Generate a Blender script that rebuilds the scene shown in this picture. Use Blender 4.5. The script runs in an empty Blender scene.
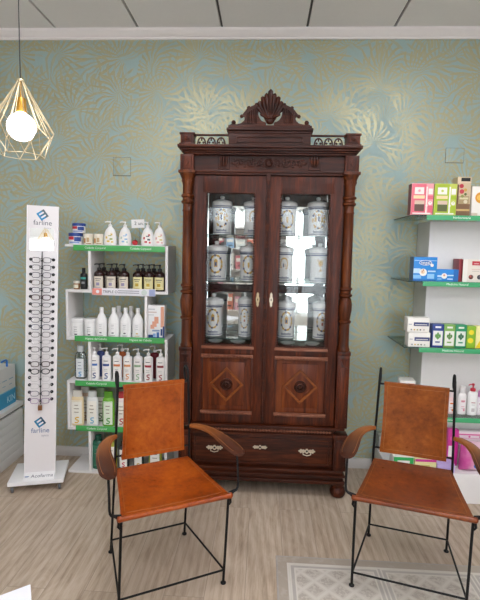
import bpy, bmesh, math, random
from mathutils import Vector, Matrix
random.seed(7)
PI = math.pi
SC = bpy.context.scene
COL = SC.collection

# ------------------------------------------------------------------ colour and material helpers
def lin(h):
    if isinstance(h, str):
        h = h.lstrip('#'); c = [int(h[i:i+2], 16)/255 for i in (0, 2, 4)]
    else:
        c = h
    return tuple((v/12.92 if v <= .04045 else ((v+.055)/1.055)**2.4) for v in c) + (1,)

class NT:
    def __init__(s, m):
        m.use_nodes = True; s.t = m.node_tree; s.t.nodes.clear()
        s.out = s.t.nodes.new('ShaderNodeOutputMaterial')
    def n(s, kind, **kw):
        x = s.t.nodes.new(kind)
        for k, v in kw.items(): setattr(x, k, v)
        return x
    def l(s, a, b): s.t.links.new(a, b)
    def put(s, sock, v):
        if isinstance(v, bpy.types.NodeSocket): s.l(v, sock)
        elif v is not None: sock.default_value = v
    def m(s, op, a, b=None, c=None, clamp=False):
        x = s.n('ShaderNodeMath', operation=op, use_clamp=clamp)
        for i, v in enumerate((a, b, c)): s.put(x.inputs[i], v)
        return x.outputs[0]
    def vm(s, op, a, b=None):
        x = s.n('ShaderNodeVectorMath', operation=op)
        s.put(x.inputs[0], a); s.put(x.inputs[1], b)
        return x.outputs[0] if op not in ('LENGTH', 'DISTANCE', 'DOT_PRODUCT') else x.outputs['Value']
    def mix(s, f, a, b):
        x = s.n('ShaderNodeMix', data_type='RGBA')
        s.put(x.inputs[0], f); s.put(x.inputs[6], a); s.put(x.inputs[7], b)
        return x.outputs[2]
    def ramp(s, f, stops):
        x = s.n('ShaderNodeValToRGB'); e = x.color_ramp.elements
        while len(e) < len(stops): e.new(.5)
        for i, (p, c) in enumerate(stops): e[i].position = p; e[i].color = c
        s.put(x.inputs[0], f); return x.outputs[0]
    def step(s, v, a, b):
        x = s.n('ShaderNodeMapRange', interpolation_type='SMOOTHSTEP')
        s.put(x.inputs[0], v); x.inputs[1].default_value = a; x.inputs[2].default_value = b
        return x.outputs[0]
    def noise(s, vec, scale, detail=3, rough=.5, dist=0):
        x = s.n('ShaderNodeTexNoise'); s.put(x.inputs['Vector'], vec)
        x.inputs['Scale'].default_value = scale; x.inputs['Detail'].default_value = detail
        x.inputs['Roughness'].default_value = rough; x.inputs['Distortion'].default_value = dist
        return x.outputs[0]
    def mapping(s, vec, scale=(1, 1, 1), loc=(0, 0, 0), rot=(0, 0, 0)):
        x = s.n('ShaderNodeMapping'); s.put(x.inputs[0], vec)
        x.inputs['Scale'].default_value = scale; x.inputs['Location'].default_value = loc
        x.inputs['Rotation'].default_value = rot
        return x.outputs[0]
    def bsdf(s, col, rough=.5, metal=0, bump=None, bs=.3, bd=.002, **kw):
        b = s.n('ShaderNodeBsdfPrincipled')
        s.put(b.inputs['Base Color'], col); s.put(b.inputs['Roughness'], rough); s.put(b.inputs['Metallic'], metal)
        for k, v in kw.items(): s.put(b.inputs[k.replace('_', ' ')], v)
        if bump is not None:
            q = s.n('ShaderNodeBump'); q.inputs['Strength'].default_value = bs; q.inputs['Distance'].default_value = bd
            s.l(bump, q.inputs['Height']); s.l(q.outputs[0], b.inputs['Normal'])
        s.l(b.outputs[0], s.out.inputs[0]); return b
    def obj(s): return s.n('ShaderNodeTexCoord').outputs['Object']
    def pos(s): return s.n('ShaderNodeNewGeometry').outputs['Position']

_M = {}
def plain(h, rough=.45, metal=0, var=.06, name=None, **kw):
    key = (h, rough, metal, name)
    if key in _M: return _M[key]
    m = bpy.data.materials.new(name or 'surface_' + str(h).strip('#')); t = NT(m)
    c = lin(h); v = t.noise(t.obj(), 35, 2)
    col = t.mix(v, tuple(x*(1-var) for x in c[:3])+(1,), tuple(min(1, x*(1+var)) for x in c[:3])+(1,))
    t.bsdf(col, rough, metal, **kw); _M[key] = m
    return m

def wood_mat(name, dark, mid, light, axis='Z', rough=.42, sc=1.0, coat=.08):
    m = bpy.data.materials.new(name); t = NT(m); o = t.obj()
    st = {'X': (1.2, 14, 14), 'Y': (14, 1.2, 14), 'Z': (14, 14, 1.2)}[axis]
    st = tuple(v*sc for v in st)
    v = t.mapping(o, st)
    n1 = t.noise(v, 1.6, 6, .62, 1.2); n2 = t.noise(t.mapping(o, tuple(k*5 for k in st)), 2.2, 3, .6)
    n3 = t.noise(o, 2.3, 2)
    f = t.m('ADD', t.m('MULTIPLY', n1, .7), t.m('MULTIPLY', n2, .3))
    c = t.ramp(f, [(.32, lin(dark)), (.5, lin(mid)), (.68, lin(light))])
    c = t.mix(t.m('MULTIPLY', n3, .35), c, lin(dark))
    t.bsdf(c, t.m('ADD', t.m('MULTIPLY', n2, .2), rough-.1), 0, bump=f, bs=.15, bd=.001, Coat_Weight=coat, Coat_Roughness=.2, Specular_IOR_Level=.22)
    return m

WALNUT = wood_mat('walnut_vertical_grain', '#1c0904', '#481c0a', '#793615', 'Z')
WALNUT_H = wood_mat('walnut_horizontal_grain', '#1b0904', '#411a0a', '#6a3217', 'X')
WALNUT_L = wood_mat('walnut_column', '#291005', '#57270d', '#824417', 'Z', .36)
WALNUT_P = wood_mat('walnut_figured_panel', '#301106', '#662c10', '#8c471a', 'Z', .4, .5)
CARVED = wood_mat('walnut_carved', '#1a0a05', '#401a0d', '#683219', 'X', .38)
MOULD = wood_mat('walnut_worn_moulding', '#4a2416', '#85503a', '#b08068', 'X', .34)
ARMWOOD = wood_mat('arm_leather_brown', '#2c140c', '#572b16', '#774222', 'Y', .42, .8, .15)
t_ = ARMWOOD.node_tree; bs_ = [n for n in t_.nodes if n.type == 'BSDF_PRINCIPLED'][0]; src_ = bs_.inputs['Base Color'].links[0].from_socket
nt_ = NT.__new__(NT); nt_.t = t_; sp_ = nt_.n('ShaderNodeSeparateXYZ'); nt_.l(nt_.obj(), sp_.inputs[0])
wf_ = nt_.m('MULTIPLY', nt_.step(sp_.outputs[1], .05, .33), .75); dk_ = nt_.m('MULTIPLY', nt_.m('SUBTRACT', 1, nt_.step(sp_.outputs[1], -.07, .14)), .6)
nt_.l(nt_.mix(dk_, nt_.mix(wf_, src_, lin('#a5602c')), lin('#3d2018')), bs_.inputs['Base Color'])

def leather_mat(name, dark, mid, light, seed, blotch, bc):
    m = bpy.data.materials.new(name); t = NT(m); o = t.obj()
    v = t.mapping(o, loc=(seed, seed*.7, 0))
    n1 = t.noise(v, 5, 5, .6); n2 = t.noise(v, 42, 4, .65); n3 = t.noise(v, 320, 2)
    f = t.m('ADD', t.m('MULTIPLY', n1, .6), t.m('MULTIPLY', n2, .4))
    c = t.ramp(f, [(.33, lin(dark)), (.5, lin(mid)), (.69, lin(light))])
    # worn, handled patch in the middle of the hide
    d = t.vm('LENGTH', t.vm('MULTIPLY', t.vm('SUBTRACT', o, bc), (1, 1, 1)))
    w = t.m('SUBTRACT', 1, t.step(t.m('ADD', d, t.m('MULTIPLY', n1, .16)), .09, .27))
    c = t.mix(t.m('MULTIPLY', w, .55), c, lin(blotch))
    t.bsdf(c, t.m('ADD', t.m('MULTIPLY', n2, .25), .2), 0, bump=t.m('ADD', n3, n2), bs=.12, bd=.001, Coat_Weight=.12, Coat_Roughness=.22, Specular_IOR_Level=.35)
    return m
LEATHER = leather_mat('tan_leather_seat', '#672503', '#964007', '#b75a0e', 1.3, '#541c05', (0, .17, 0))
LEATHER_B = leather_mat('tan_leather_back', '#7a3104', '#a24b0a', '#bc6414', 4.1, '#702a07', (0, 0, .13))
LEATHER2 = leather_mat('brown_leather_seat', '#4e1e06', '#72320c', '#924a15', 7.7, '#361206', (0, .17, 0))
LEATHER2_B = leather_mat('brown_leather_back', '#602a08', '#894511', '#a65f20', 11.2, '#532010', (0, 0, .10))
STITCH = plain('#9a6234', .6)
IRON = plain('#1b1a1b', .42, .6)
WHITE = plain('#e6e2e0', .4, var=.02, name='white_laminate')
WHITE2 = plain('#efedec', .35, var=.02, name='white_lacquer')
WHITESIDE = plain('#e3e2dd', .45, var=.03, name='white_side_panel')  # near-white skin for white side faces that stand in shade
GREEN = plain('#48a455', .35, var=.02, name='green_strip')
GREEN2 = plain('#3fa56c', .35, var=.02, name='green_strip_right')
SIGNW = plain('#e9f3ea', .5, var=.0, name='strip_lettering')
CHROME = plain('#c8c8c8', .2, 1, name='chrome')
GOLD = plain('#d1a552', .28, .9, name='brass_gold')
BRASSLIT = plain('#c9973f', .35, .75, name='brass_socket')
BLACK = plain('#141416', .4, name='black_plastic')
PEWTER = plain('#cfc4ae', .38, .55, name='pale_metal_plate')
CERAMIC = plain('#edeaea', .16, var=.03, name='white_glazed_ceramic', Coat_Weight=.4)
CBLUE = plain('#39456f', .3, name='cobalt_paint')
CGOLD = plain('#c6973a', .35, .2, name='gold_paint')
CYEL = plain('#cfa640', .4, name='yellow_paint')

def glass_mat(name, tint='#eef6f2', refl=1.0, base=0.0):
    m = bpy.data.materials.new(name); t = NT(m)
    a = t.n('ShaderNodeBsdfTransparent'); a.inputs[0].default_value = lin(tint)
    g = t.n('ShaderNodeBsdfGlossy'); g.inputs['Roughness'].default_value = .02
    f = t.n('ShaderNodeFresnel'); f.inputs[0].default_value = 1.45
    mx = t.n('ShaderNodeMixShader'); t.l(t.m('ADD', t.m('MULTIPLY', f.outputs[0], refl), base), mx.inputs[0])
    t.l(a.outputs[0], mx.inputs[1]); t.l(g.outputs[0], mx.inputs[2]); t.l(mx.outputs[0], t.out.inputs[0])
    return m
GLASS = glass_mat('clear_glass', '#fdfefd', .8)
SHELFGLASS = glass_mat('shelf_glass', '#e9f4ee', .8)
LENS = glass_mat('lens_glass', '#ffffff', .25, .0)
CLEARPLASTIC = glass_mat('clear_plastic', '#dfe6e6', 1.2, .10)
GLASSEDGE = plain('#2d4440', .15, name='glass_edge')
def mirror_mat():
    m = bpy.data.materials.new('mirror_silver'); NT(m).bsdf((.86, .88, .87, 1), .015, 1.0); return m
MIRROR = mirror_mat()
def emit_mat(name, h, s):
    m = bpy.data.materials.new(name); t = NT(m); e = t.n('ShaderNodeEmission')
    e.inputs[0].default_value = lin(h); e.inputs[1].default_value = s; t.l(e.outputs[0], t.out.inputs[0]); return m

# ------------------------------------------------------------------ mesh helpers
class MB:
    """collects shapes into one bmesh"""
    def __init__(s): s.b = bmesh.new()
    def _add(s, verts, faces, m=0, M=None):
        vs = [s.b.verts.new((M @ Vector(v)) if M else v) for v in verts]
        for f in faces:
            try:
                q = s.b.faces.new([vs[i] for i in f]); q.material_index = m
            except ValueError: pass
        return vs
    def box(s, x0, x1, y0, y1, z0, z1, m=0, bev=0, M=None):
        t = bmesh.new(); bmesh.ops.create_cube(t, size=1)
        for v in t.verts:
            v.co = Vector(((x0+x1)/2+v.co.x*(x1-x0), (y0+y1)/2+v.co.y*(y1-y0), (z0+z1)/2+v.co.z*(z1-z0)))
        if bev: bmesh.ops.bevel(t, geom=list(t.edges), offset=bev, segments=2, profile=.6, affect='EDGES')
        s.merge(t, m, M); return s
    def merge(s, t, m=0, M=None):
        t.verts.index_update()
        s._add([v.co.copy() for v in t.verts], [[v.index for v in f.verts] for f in t.faces], m, M); t.free()
    def lathe(s, prof, c=(0, 0, 0), seg=24, m=0, sx=1, sy=1, M=None, mats=None):
        """prof: list of (radius, z); mats: material index per profile segment"""
        V = []; F = []; FM = []
        for r, z in prof:
            for k in range(seg):
                a = 2*PI*k/seg; V.append((c[0]+r*sx*math.cos(a), c[1]+r*sy*math.sin(a), c[2]+z))
        n = len(prof)
        vs = [s.b.verts.new((M @ Vector(v)) if M else v) for v in V]
        for i in range(n-1):
            for k in range(seg):
                f = s.b.faces.new([vs[i*seg+k], vs[i*seg+(k+1) % seg], vs[(i+1)*seg+(k+1) % seg], vs[(i+1)*seg+k]])
                f.material_index = mats[i] if mats else m
        f = s.b.faces.new([vs[k] for k in range(seg)][::-1]); f.material_index = mats[0] if mats else m
        f = s.b.faces.new([vs[(n-1)*seg+k] for k in range(seg)]); f.material_index = mats[-1] if mats else m
        return s
    def tube(s, pts, r, seg=8, m=0, closed=False, M=None):
        P = [Vector(p) for p in pts]; n = len(P)
        if not isinstance(r, (list, tuple)): r = [r]*n
        T = []
        for i in range(n):
            a = P[(i-1) % n] if (closed or i > 0) else P[i]
            b = P[(i+1) % n] if (closed or i < n-1) else P[i]
            T.append((b-a).normalized())
        up = Vector((0, 0, 1)) if abs(T[0].z) < .9 else Vector((1, 0, 0))
        N = (up - T[0]*up.dot(T[0])).normalized(); V = []
        for i in range(n):
            N = (N - T[i]*N.dot(T[i]))
            N = N.normalized() if N.length > 1e-6 else T[i].orthogonal().normalized()
            B = T[i].cross(N)
            for k in range(seg):
                a = 2*PI*k/seg; V.append(P[i]+(N*math.cos(a)+B*math.sin(a))*r[i])
        F = []
        for i in range(n if closed else n-1):
            j = (i+1) % n
            for k in range(seg):
                F.append((i*seg+k, i*seg+(k+1) % seg, j*seg+(k+1) % seg, j*seg+k))
        if not closed:
            F.append(tuple(range(seg))[::-1]); F.append(tuple((n-1)*seg+k for k in range(seg)))
        s._add(V, F, m, M); return s
    def prism(s, poly, y0, y1, m=0, bev=0, M=None, plane='XZ'):
        """poly in XZ (or XY) extruded"""
        t = bmesh.new()
        if plane == 'XZ':
            vs = [t.verts.new((x, y0, z)) for x, z in poly]; d = Vector((0, y1-y0, 0))
        else:
            vs = [t.verts.new((x, z, y0)) for x, z in poly]; d = Vector((0, 0, y1-y0))
        f = t.faces.new(vs)
        r = bmesh.ops.extrude_face_region(t, geom=[f])
        bmesh.ops.translate(t, vec=d, verts=[e for e in r['geom'] if isinstance(e, bmesh.types.BMVert)])
        bmesh.ops.recalc_face_normals(t, faces=t.faces)
        if bev: bmesh.ops.bevel(t, geom=[e for e in t.edges], offset=bev, segments=2, affect='EDGES')
        s.merge(t, m, M); return s
    def ball(s, c, r, m=0, sx=1, sy=1, sz=1, seg=12, M=None):
        k = max(4, seg//2)
        prof = [(max(1e-4, r*math.sin(PI*i/k)), -r*math.cos(PI*i/k)*sz) for i in range(k+1)]
        return s.lathe(prof, c, seg, m, sx, sy, M)
    def disc(s, x, z, r, y, m=0, seg=14, t=.0006, rz=None):
        """flat disc facing -Y"""
        rz = rz or r
        return s.prism([(x+r*math.cos(2*PI*k/seg), z+rz*math.sin(2*PI*k/seg)) for k in range(seg)], y-t, y, m)
    def patch(s, x0, x1, z0, z1, y, m=0, t=.0006):
        return s.box(x0, x1, y-t, y, z0, z1, m)
    def arc(s, r, a0, a1, z0, z1, m=0, sy=1, n=8, r1=None, c=(0, 0, 0)):
        """curved patch around a vertical axis; angle 0 faces -Y"""
        r1 = r if r1 is None else r1
        V = []; F = []
        for i in range(n+1):
            a = a0+(a1-a0)*i/n
            V.append((c[0]+r*math.sin(a), c[1]-r*sy*math.cos(a), c[2]+z0)); V.append((c[0]+r1*math.sin(a), c[1]-r1*sy*math.cos(a), c[2]+z1))
        for i in range(n): F.append((2*i, 2*i+2, 2*i+3, 2*i+1))
        s._add(V, F, m); return s
    def build(s, name, mats, parent=None, loc=None, ang=38, kind=None):
        if not isinstance(mats, (list, tuple)): mats = [mats]
        me = bpy.data.meshes.new(name); bmesh.ops.recalc_face_normals(s.b, faces=s.b.faces)
        for f in s.b.faces: f.smooth = True
        s.b.to_mesh(me); s.b.free()
        for m in mats: me.materials.append(m)
        try: me.set_sharp_from_angle(angle=math.radians(ang))
        except Exception: pass
        o = bpy.data.objects.new(name, me); COL.objects.link(o)
        if parent: o.parent = parent
        if loc: o.location = loc
        if kind: o['kind'] = kind
        return o

def thing(name, label, cat, loc=(0, 0, 0), rz=0, group=None):
    o = bpy.data.objects.new(name, None); o.empty_display_size = .05; COL.objects.link(o)
    o.location = loc; o.rotation_euler = (0, 0, rz); o['label'] = label; o['category'] = cat
    if group: o['group'] = group
    return o
def kids(o): return [c for c in COL.objects if c.parent == o]
def dup(root, loc, rz=None, label=None, group=None):
    r = root.copy(); COL.objects.link(r); r.location = loc
    if rz is not None: r.rotation_euler = (0, 0, rz)
    if label: r['label'] = label
    if group: r['group'] = group
    def rec(src, dst):
        for ch in kids(src):
            c = ch.copy(); COL.objects.link(c); c.parent = dst; rec(ch, c)
    rec(root, r); return r

def lettering(text, size, x, z, y, mat, parent, name='lettering', align='CENTER', rot=(PI/2, 0, 0), ex=.0003, shear=0, M=None):
    cu = bpy.data.curves.new('t', 'FONT'); cu.body = text; cu.size = size; cu.align_x = align; cu.align_y = 'CENTER'
    cu.extrude = ex; cu.resolution_u = 3; cu.shear = shear
    o = bpy.data.objects.new('t', cu); COL.objects.link(o)
    bpy.context.view_layer.update()
    me = bpy.data.meshes.new_from_object(o.evaluated_get(bpy.context.evaluated_depsgraph_get()))
    bpy.data.objects.remove(o); bpy.data.curves.remove(cu)
    me.name = name; me.materials.clear(); me.materials.append(mat)
    q = bpy.data.objects.new(name, me); COL.objects.link(q); q.parent = parent
    q.location = (x, y, z); q.rotation_euler = rot
    return q

# ------------------------------------------------------------------ the room
D = 3.52; HC = 3.206; XL, XR, YB = -2.75, 2.6, -3.0

def wallpaper():
    m = bpy.data.materials.new('palm_leaf_wallpaper'); t = NT(m)
    p = t.pos(); sp = t.n('ShaderNodeSeparateXYZ'); t.l(p, sp.inputs[0])
    cb = t.n('ShaderNodeCombineXYZ'); t.l(sp.outputs[0], cb.inputs[0]); t.l(sp.outputs[2], cb.inputs[1]); P = cb.outputs[0]
    wob = t.n('ShaderNodeTexNoise'); t.l(P, wob.inputs[0]); wob.inputs['Scale'].default_value = 5
    P2 = t.vm('ADD', P, t.vm('MULTIPLY', t.vm('SUBTRACT', wob.outputs['Color'], (.5, .5, .5)), (.09, .09, 0)))
    def layer(scale, off, N, curl):
        v = t.n('ShaderNodeTexVoronoi', voronoi_dimensions='2D', feature='F1')
        q = t.vm('MULTIPLY', t.vm('ADD', P2, (off, off*.37, 0)), (scale, scale, 0))
        t.l(q, v.inputs['Vector']); v.inputs['Scale'].default_value = 1; v.inputs['Randomness'].default_value = .8
        d = t.vm('SUBTRACT', q, v.outputs['Position'])
        s2 = t.n('ShaderNodeSeparateXYZ'); t.l(d, s2.inputs[0])
        sc = t.n('ShaderNodeSeparateColor'); t.l(v.outputs['Color'], sc.inputs[0])
        r = t.vm('LENGTH', d)
        th = t.m('ARCTAN2', s2.outputs[0], s2.outputs[1])
        rnd = t.m('MULTIPLY', t.m('SUBTRACT', sc.outputs[0], .5), 2.6)
        dir_ = t.m('MULTIPLY', t.m('SUBTRACT', sc.outputs[1], .5), 2*curl)
        ph = t.m('ADD', t.m('ADD', th, rnd), t.m('MULTIPLY', r, dir_))
        wv = t.m('SINE', t.m('MULTIPLY', ph, N))
        # leaflets: full in the middle of their length, tapering to the tip and to the stalk
        thr = t.m('ADD', t.m('MULTIPLY', t.m('POWER', t.m('ABSOLUTE', t.m('SUBTRACT', r, .34)), 1.6), 4.2), -.05)
        leaf = t.step(t.m('SUBTRACT', wv, thr), -.1, .35)
        fan = t.step(t.m('COSINE', t.m('ADD', th, rnd)), -.75, -.5)
        core = t.step(r, .03, .07)
        return t.m('MULTIPLY', t.m('MULTIPLY', leaf, fan), core)
    a = layer(3.1, 0, 21, 1.2); b = layer(3.9, 3.7, 18, 1.6); c = layer(2.9, 8.3, 23, 1.0)
    ab = t.m('MAXIMUM', a, t.m('MULTIPLY', b, .85))
    mask = t.m('MAXIMUM', ab, t.m('MULTIPLY', c, .6))
    patch = t.noise(P, 9, 3, .6)
    mask = t.m('MULTIPLY', mask, t.step(patch, .22, .45))
    fib = t.noise(t.mapping(P, (220, 30, 1)), 1, 2)
    base = t.mix(t.noise(P, 1.3, 2), lin('#9bb0aa'), lin('#a4bdbd'))
    base = t.mix(t.m('MULTIPLY', fib, .25), base, lin('#7d918a'))
    base = t.mix(t.m('MULTIPLY', c, .2), base, lin('#a29f76'))
    gold = t.mix(fib, lin('#b1a270'), lin('#c0b17f'))
    col = t.mix(t.m('MULTIPLY', mask, .72), base, gold)
    t.bsdf(col, t.m('SUBTRACT', .52, t.m('MULTIPLY', mask, .14)), t.m('MULTIPLY', mask, .4), bump=t.m('ADD', mask, t.m('MULTIPLY', fib, .5)), bs=.2, bd=.001)
    return m
WALLP = wallpaper()

def floor_mat():
    m = bpy.data.materials.new('oak_laminate'); t = NT(m); p = t.pos()
    br = t.n('ShaderNodeTexBrick'); br.offset = .37; br.squash = 1
    t.l(t.mapping(p, (1, 1, 1), (.31, .055, 0), (0, 0, PI/2)), br.inputs['Vector'])
    for k, v in (('Scale', 1), ('Mortar Size', .0012), ('Mortar Smooth', .3), ('Brick Width', 1.28), ('Row Height', .192), ('Bias', 0)): br.inputs[k].default_value = v
    br.inputs['Color1'].default_value = (0, 0, 0, 1); br.inputs['Color2'].default_value = (1, 1, 1, 1); br.inputs['Mortar'].default_value = (.5, .5, .5, 1)
    bc = t.n('ShaderNodeSeparateColor'); t.l(br.outputs['Color'], bc.inputs[0]); pid = bc.outputs[0]
    off = t.n('ShaderNodeCombineXYZ'); t.l(t.m('MULTIPLY', pid, 7.3), off.inputs[0]); t.l(t.m('MULTIPLY', pid, 3.1), off.inputs[1])
    q = t.vm('ADD', p, off.outputs[0])
    g1 = t.noise(t.mapping(q, (4.2, 1.25, 1)), 1.5, 7, .66, 1.6)
    g2 = t.noise(t.mapping(q, (105, 5.5, 1)), 1, 3, .6, .6)
    w = t.n('ShaderNodeTexWave', wave_type='RINGS', rings_direction='Z'); t.l(t.mapping(q, (3.2, .42, 1)), w.inputs[0])
    for k, v in (('Scale', 2.2), ('Distortion', 5), ('Detail', 3), ('Detail Scale', 1.0)): w.inputs[k].default_value = v
    f = t.m('ADD', t.m('ADD', t.m('MULTIPLY', g1, .55), t.m('MULTIPLY', g2, .35)), t.m('MULTIPLY', w.outputs['Fac'], .10))
    c = t.ramp(f, [(.3, lin('#917d69')), (.43, lin('#b29d87')), (.55, lin('#c3b09b')), (.7, lin('#d1c1ae'))])
    c = t.mix(t.m('MULTIPLY', pid, .16), c, lin('#8f8072'))
    c = t.mix(t.m('MULTIPLY', br.outputs['Fac'], .6), c, lin('#6e6157'))
    t.bsdf(c, .42, 0, bump=f, bs=.1, bd=.001)
    return m
FLOOR = floor_mat()
CEIL = plain('#ebe8e6', .75, var=.02, name='ceiling_panel_paint')
CROWN = plain('#f0eae8', .5, var=.02, name='crown_paint')
PAINT = plain('#d9d6d2', .7, var=.02, name='white_wall_paint')
DARKGAP = plain('#5c5856', .7, name='dark_joint')

MB().box(XL, XR, YB, D, -.05, 0).build('floor', FLOOR, kind='structure')
MB().box(XL, XR, D, D+.1, 0, HC).build('wall_back', WALLP, kind='structure')
MB().box(XL-.1, XL, YB, D, 0, HC).build('wall_left', PAINT, kind='structure')
MB().box(XR, XR+.1, YB, D, 0, HC).build('wall_right', PAINT, kind='structure')
# street side of the shop, behind the viewer: glazed front
b = MB(); W0, W1, WZ0, WZ1 = -1.7, 1.9, .35, 2.55
b.box(XL, W0, YB-.1, YB, 0, HC); b.box(W1, XR, YB-.1, YB, 0, HC)
b.box(W0, W1, YB-.1, YB, 0, WZ0); b.box(W0, W1, YB-.1, YB, WZ1, HC)
b.build('wall_front', PAINT, kind='structure')
b = MB()
for x in (W0+.03, -.5, .7, W1-.03): b.box(x-.03, x+.03, YB-.08, YB-.02, WZ0, WZ1)
b.box(W0, W1, YB-.08, YB-.02, WZ0, WZ0+.05); b.box(W0, W1, YB-.08, YB-.02, WZ1-.05, WZ1)
wf = b.build('window_1', WHITE2, kind='structure')
MB().box(W0, W1, YB-.055, YB-.045, WZ0, WZ1).build('glass_pane', GLASS, wf)
# ceiling in long boards with shadow joints
b = MB(); xs = [XL]+[-1.5446+.6*k for k in range(-2, 7)]+[XR]; xs = sorted(x for x in xs if XL <= x <= XR)
for i in range(len(xs)-1):
    b.box(xs[i]+.009, xs[i+1]-.009, YB, D, HC, HC+.03)
b.box(XL, XR, YB, D, HC+.025, HC+.06, 1)
b.build('ceiling', [CEIL, DARKGAP], kind='structure')
prof = [(D, 3.142), (D-.014, 3.142), (D-.016, 3.155), (D-.028, 3.16), (D-.045, 3.185), (D-.05, 3.19), (D-.05, HC), (D, HC)]
t_ = MB(); t_.prism([(y, z) for y, z in prof], XL, XR, M=Matrix(((0, 1, 0, 0), (1, 0, 0, 0), (0, 0, 1, 0), (0, 0, 0, 1))))
t_.build('trim_1', CROWN, kind='structure')
MB().box(XL, XR, D-.014, D, 0, .078, bev=.003).build('baseboard_back', plain('#cfcac6', .5, var=.02, name='baseboard_paint'), kind='structure')

# flush covers papered over in the wall
for (x, z, w, h, lb) in ((-1.077, 2.247, .128, .13, 'small square flush cover papered over in the wall, left of the wooden cabinet'),
                        (1.335, 2.352, .125, .1, 'small square flush cover papered over in the wall, above the right shelves')):
    r = thing('flush_cover', lb, 'wall cover', (x, D, z-h/2))
    MB().box(-w/2, w/2, -.0045, 0, .0, h, bev=.001).build('cover_plate', WALLP, r)
    MB().box(-w/2-.0025, w/2+.0025, -.0012, 0, -.004, h+.002).build('gap_rim', DARKGAP, r)

# ceiling lights of the shop (above and behind the viewer)
LEDM = emit_mat('led_diffuser', '#f4f7ff', 17.0)
led0 = thing('ceiling_light', 'square white LED ceiling panel out of view above the floor', 'ceiling light', (-.645, 1.75, HC), 0, 'square LED panels in the ceiling')
b = MB(); b.box(-.3, .3, -.3, -.28, -.012, -.0005); b.box(-.3, .3, .28, .3, -.012, -.0005); b.box(-.3, -.28, -.28, .28, -.012, -.0005); b.box(.28, .3, -.28, .28, -.012, -.0005)
b.build('frame', WHITE2, led0); MB().box(-.28, .28, -.28, .28, -.008, -.002).build('diffuser', LEDM, led0)
for x, y in ((1.155, 1.75), (-1.245, -.1), (.555, -.1), (1.755, -.6), (-.645, -1.9), (1.155, -1.9)):
    dup(led0, (x, y, HC))

# ------------------------------------------------------------------ rug
def rug_mat():
    m = bpy.data.materials.new('patterned_vinyl_rug'); t = NT(m); o = t.obj()
    sp = t.n('ShaderNodeSeparateXYZ'); t.l(o, sp.inputs[0]); x, y = sp.outputs[0], sp.outputs[1]
    yn = t.m('MULTIPLY', y, -1)
    edge = t.m('MINIMUM', x, yn)
    def tri(v, period):   # distance to nearest multiple
        return t.m('MULTIPLY', t.m('PINGPONG', v, period/2), 1)
    u = t.m('SUBTRACT', x, .062); v = t.m('SUBTRACT', yn, .062)
    du = tri(u, .47); dv = tri(v, .47); de = t.m('MINIMUM', du, dv)
    s = t.m('ADD', u, v); d = t.m('SUBTRACT', u, v)
    g1 = tri(s, .125); g2 = tri(d, .125); tr = t.m('MINIMUM', g1, g2)
    fl = t.noise(o, 65, 3, .7); worn = t.noise(o, 14, 4, .7)
    lattice = t.m('SUBTRACT', 1, t.step(tr, .008, .013))
    cell = t.m('MULTIPLY', t.step(tr, .018, .024), t.step(fl, .42, .55))
    pal = lin('#c9c0b4'); drk = lin('#ada295'); lt = lin('#d6cfc4')
    c = t.mix(t.m('MULTIPLY', cell, .75), pal, drk)
    c = t.mix(t.m('MULTIPLY', lattice, .7), c, lt)
    band = t.m('SUBTRACT', 1, t.step(de, .034, .038))
    c = t.mix(band, c, lin('#b9b1a8'))
    for q in (.010, .034):
        ln = t.m('SUBTRACT', 1, t.step(t.m('ABSOLUTE', t.m('SUBTRACT', de, q)), .003, .005)); c = t.mix(ln, c, lt)
    ob = t.m('SUBTRACT', 1, t.step(edge, .058, .062)); c = t.mix(ob, c, lin('#b0a394'))
    ob2 = t.m('SUBTRACT', 1, t.step(t.m('ABSOLUTE', t.m('SUBTRACT', edge, .062)), .004, .007)); c = t.mix(ob2, c, lt)
    ob3 = t.m('SUBTRACT', 1, t.step(edge, .008, .012)); c = t.mix(ob3, c, lin('#aea69d'))
    c = t.mix(t.m('MULTIPLY', t.step(worn, .5, .7), .35), c, pal)
    t.bsdf(c, .6); return m
rug = MB().box(0, 2.1, -1.5, 0, 0.0005, .005, bev=.0015).build('floor_rug', rug_mat(), loc=(.10, 2.4, 0))
rug['label'] = 'flat pale grey patterned rug with diamond trellis under the right chair'; rug['category'] = 'rug'

# ------------------------------------------------------------------ the carved cabinet
CX, CY = .01, 3.27
cab = thing('display_cabinet', 'tall antique carved walnut cabinet with glazed doors and shell crest', 'cabinet', (CX, CY, 0))
yf = -.21                                            # door plane
b = MB()
b.box(-.50, -.478, -.175, .225, .12, 2.14); b.box(.478, .50, -.175, .225, .12, 2.14)
b.box(-.478, .478, -.175, .225, .12, .16); b.box(-.478, .478, -.175, .225, 2.10, 2.14); b.box(-.478, .478, -.175, .225, .985, 1.01)
b.box(-.478, .478, .205, .225, .16, 2.10); b.box(-.478, .478, -.175, .205, .44, .47)
b.build('carcass', WALNUT, cab)
MB().box(-.474, .474, .196, .202, 1.02, 2.09).build('mirror_back', MIRROR, cab)
MB().box(-.474, .474, .188, .196, 1.338, 1.397, bev=.002).build('mirror_rail', WALNUT_H, cab)
for z in (1.748, 1.436, 1.050):
    q = MB(); q.box(-.474, .474, -.13, .186, z-.006, z); q.box(-.474, .474, -.1315, -.13, z-.006, z, 1)
    q.build('glass_shelf', [SHELFGLASS, GLASSEDGE], cab)
# feet
for sx in (-1, 1):
    for y in (-.195, .165):
        b = MB(); b.lathe([(.022, 0), (.04, .006), (.052, .025), (.054, .045), (.045, .066), (.034, .074), (.04, .08), (.045, .09), (.045, .1)], (sx*.522, y, 0), 24)
        b.build('foot', WALNUT, cab)
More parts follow.
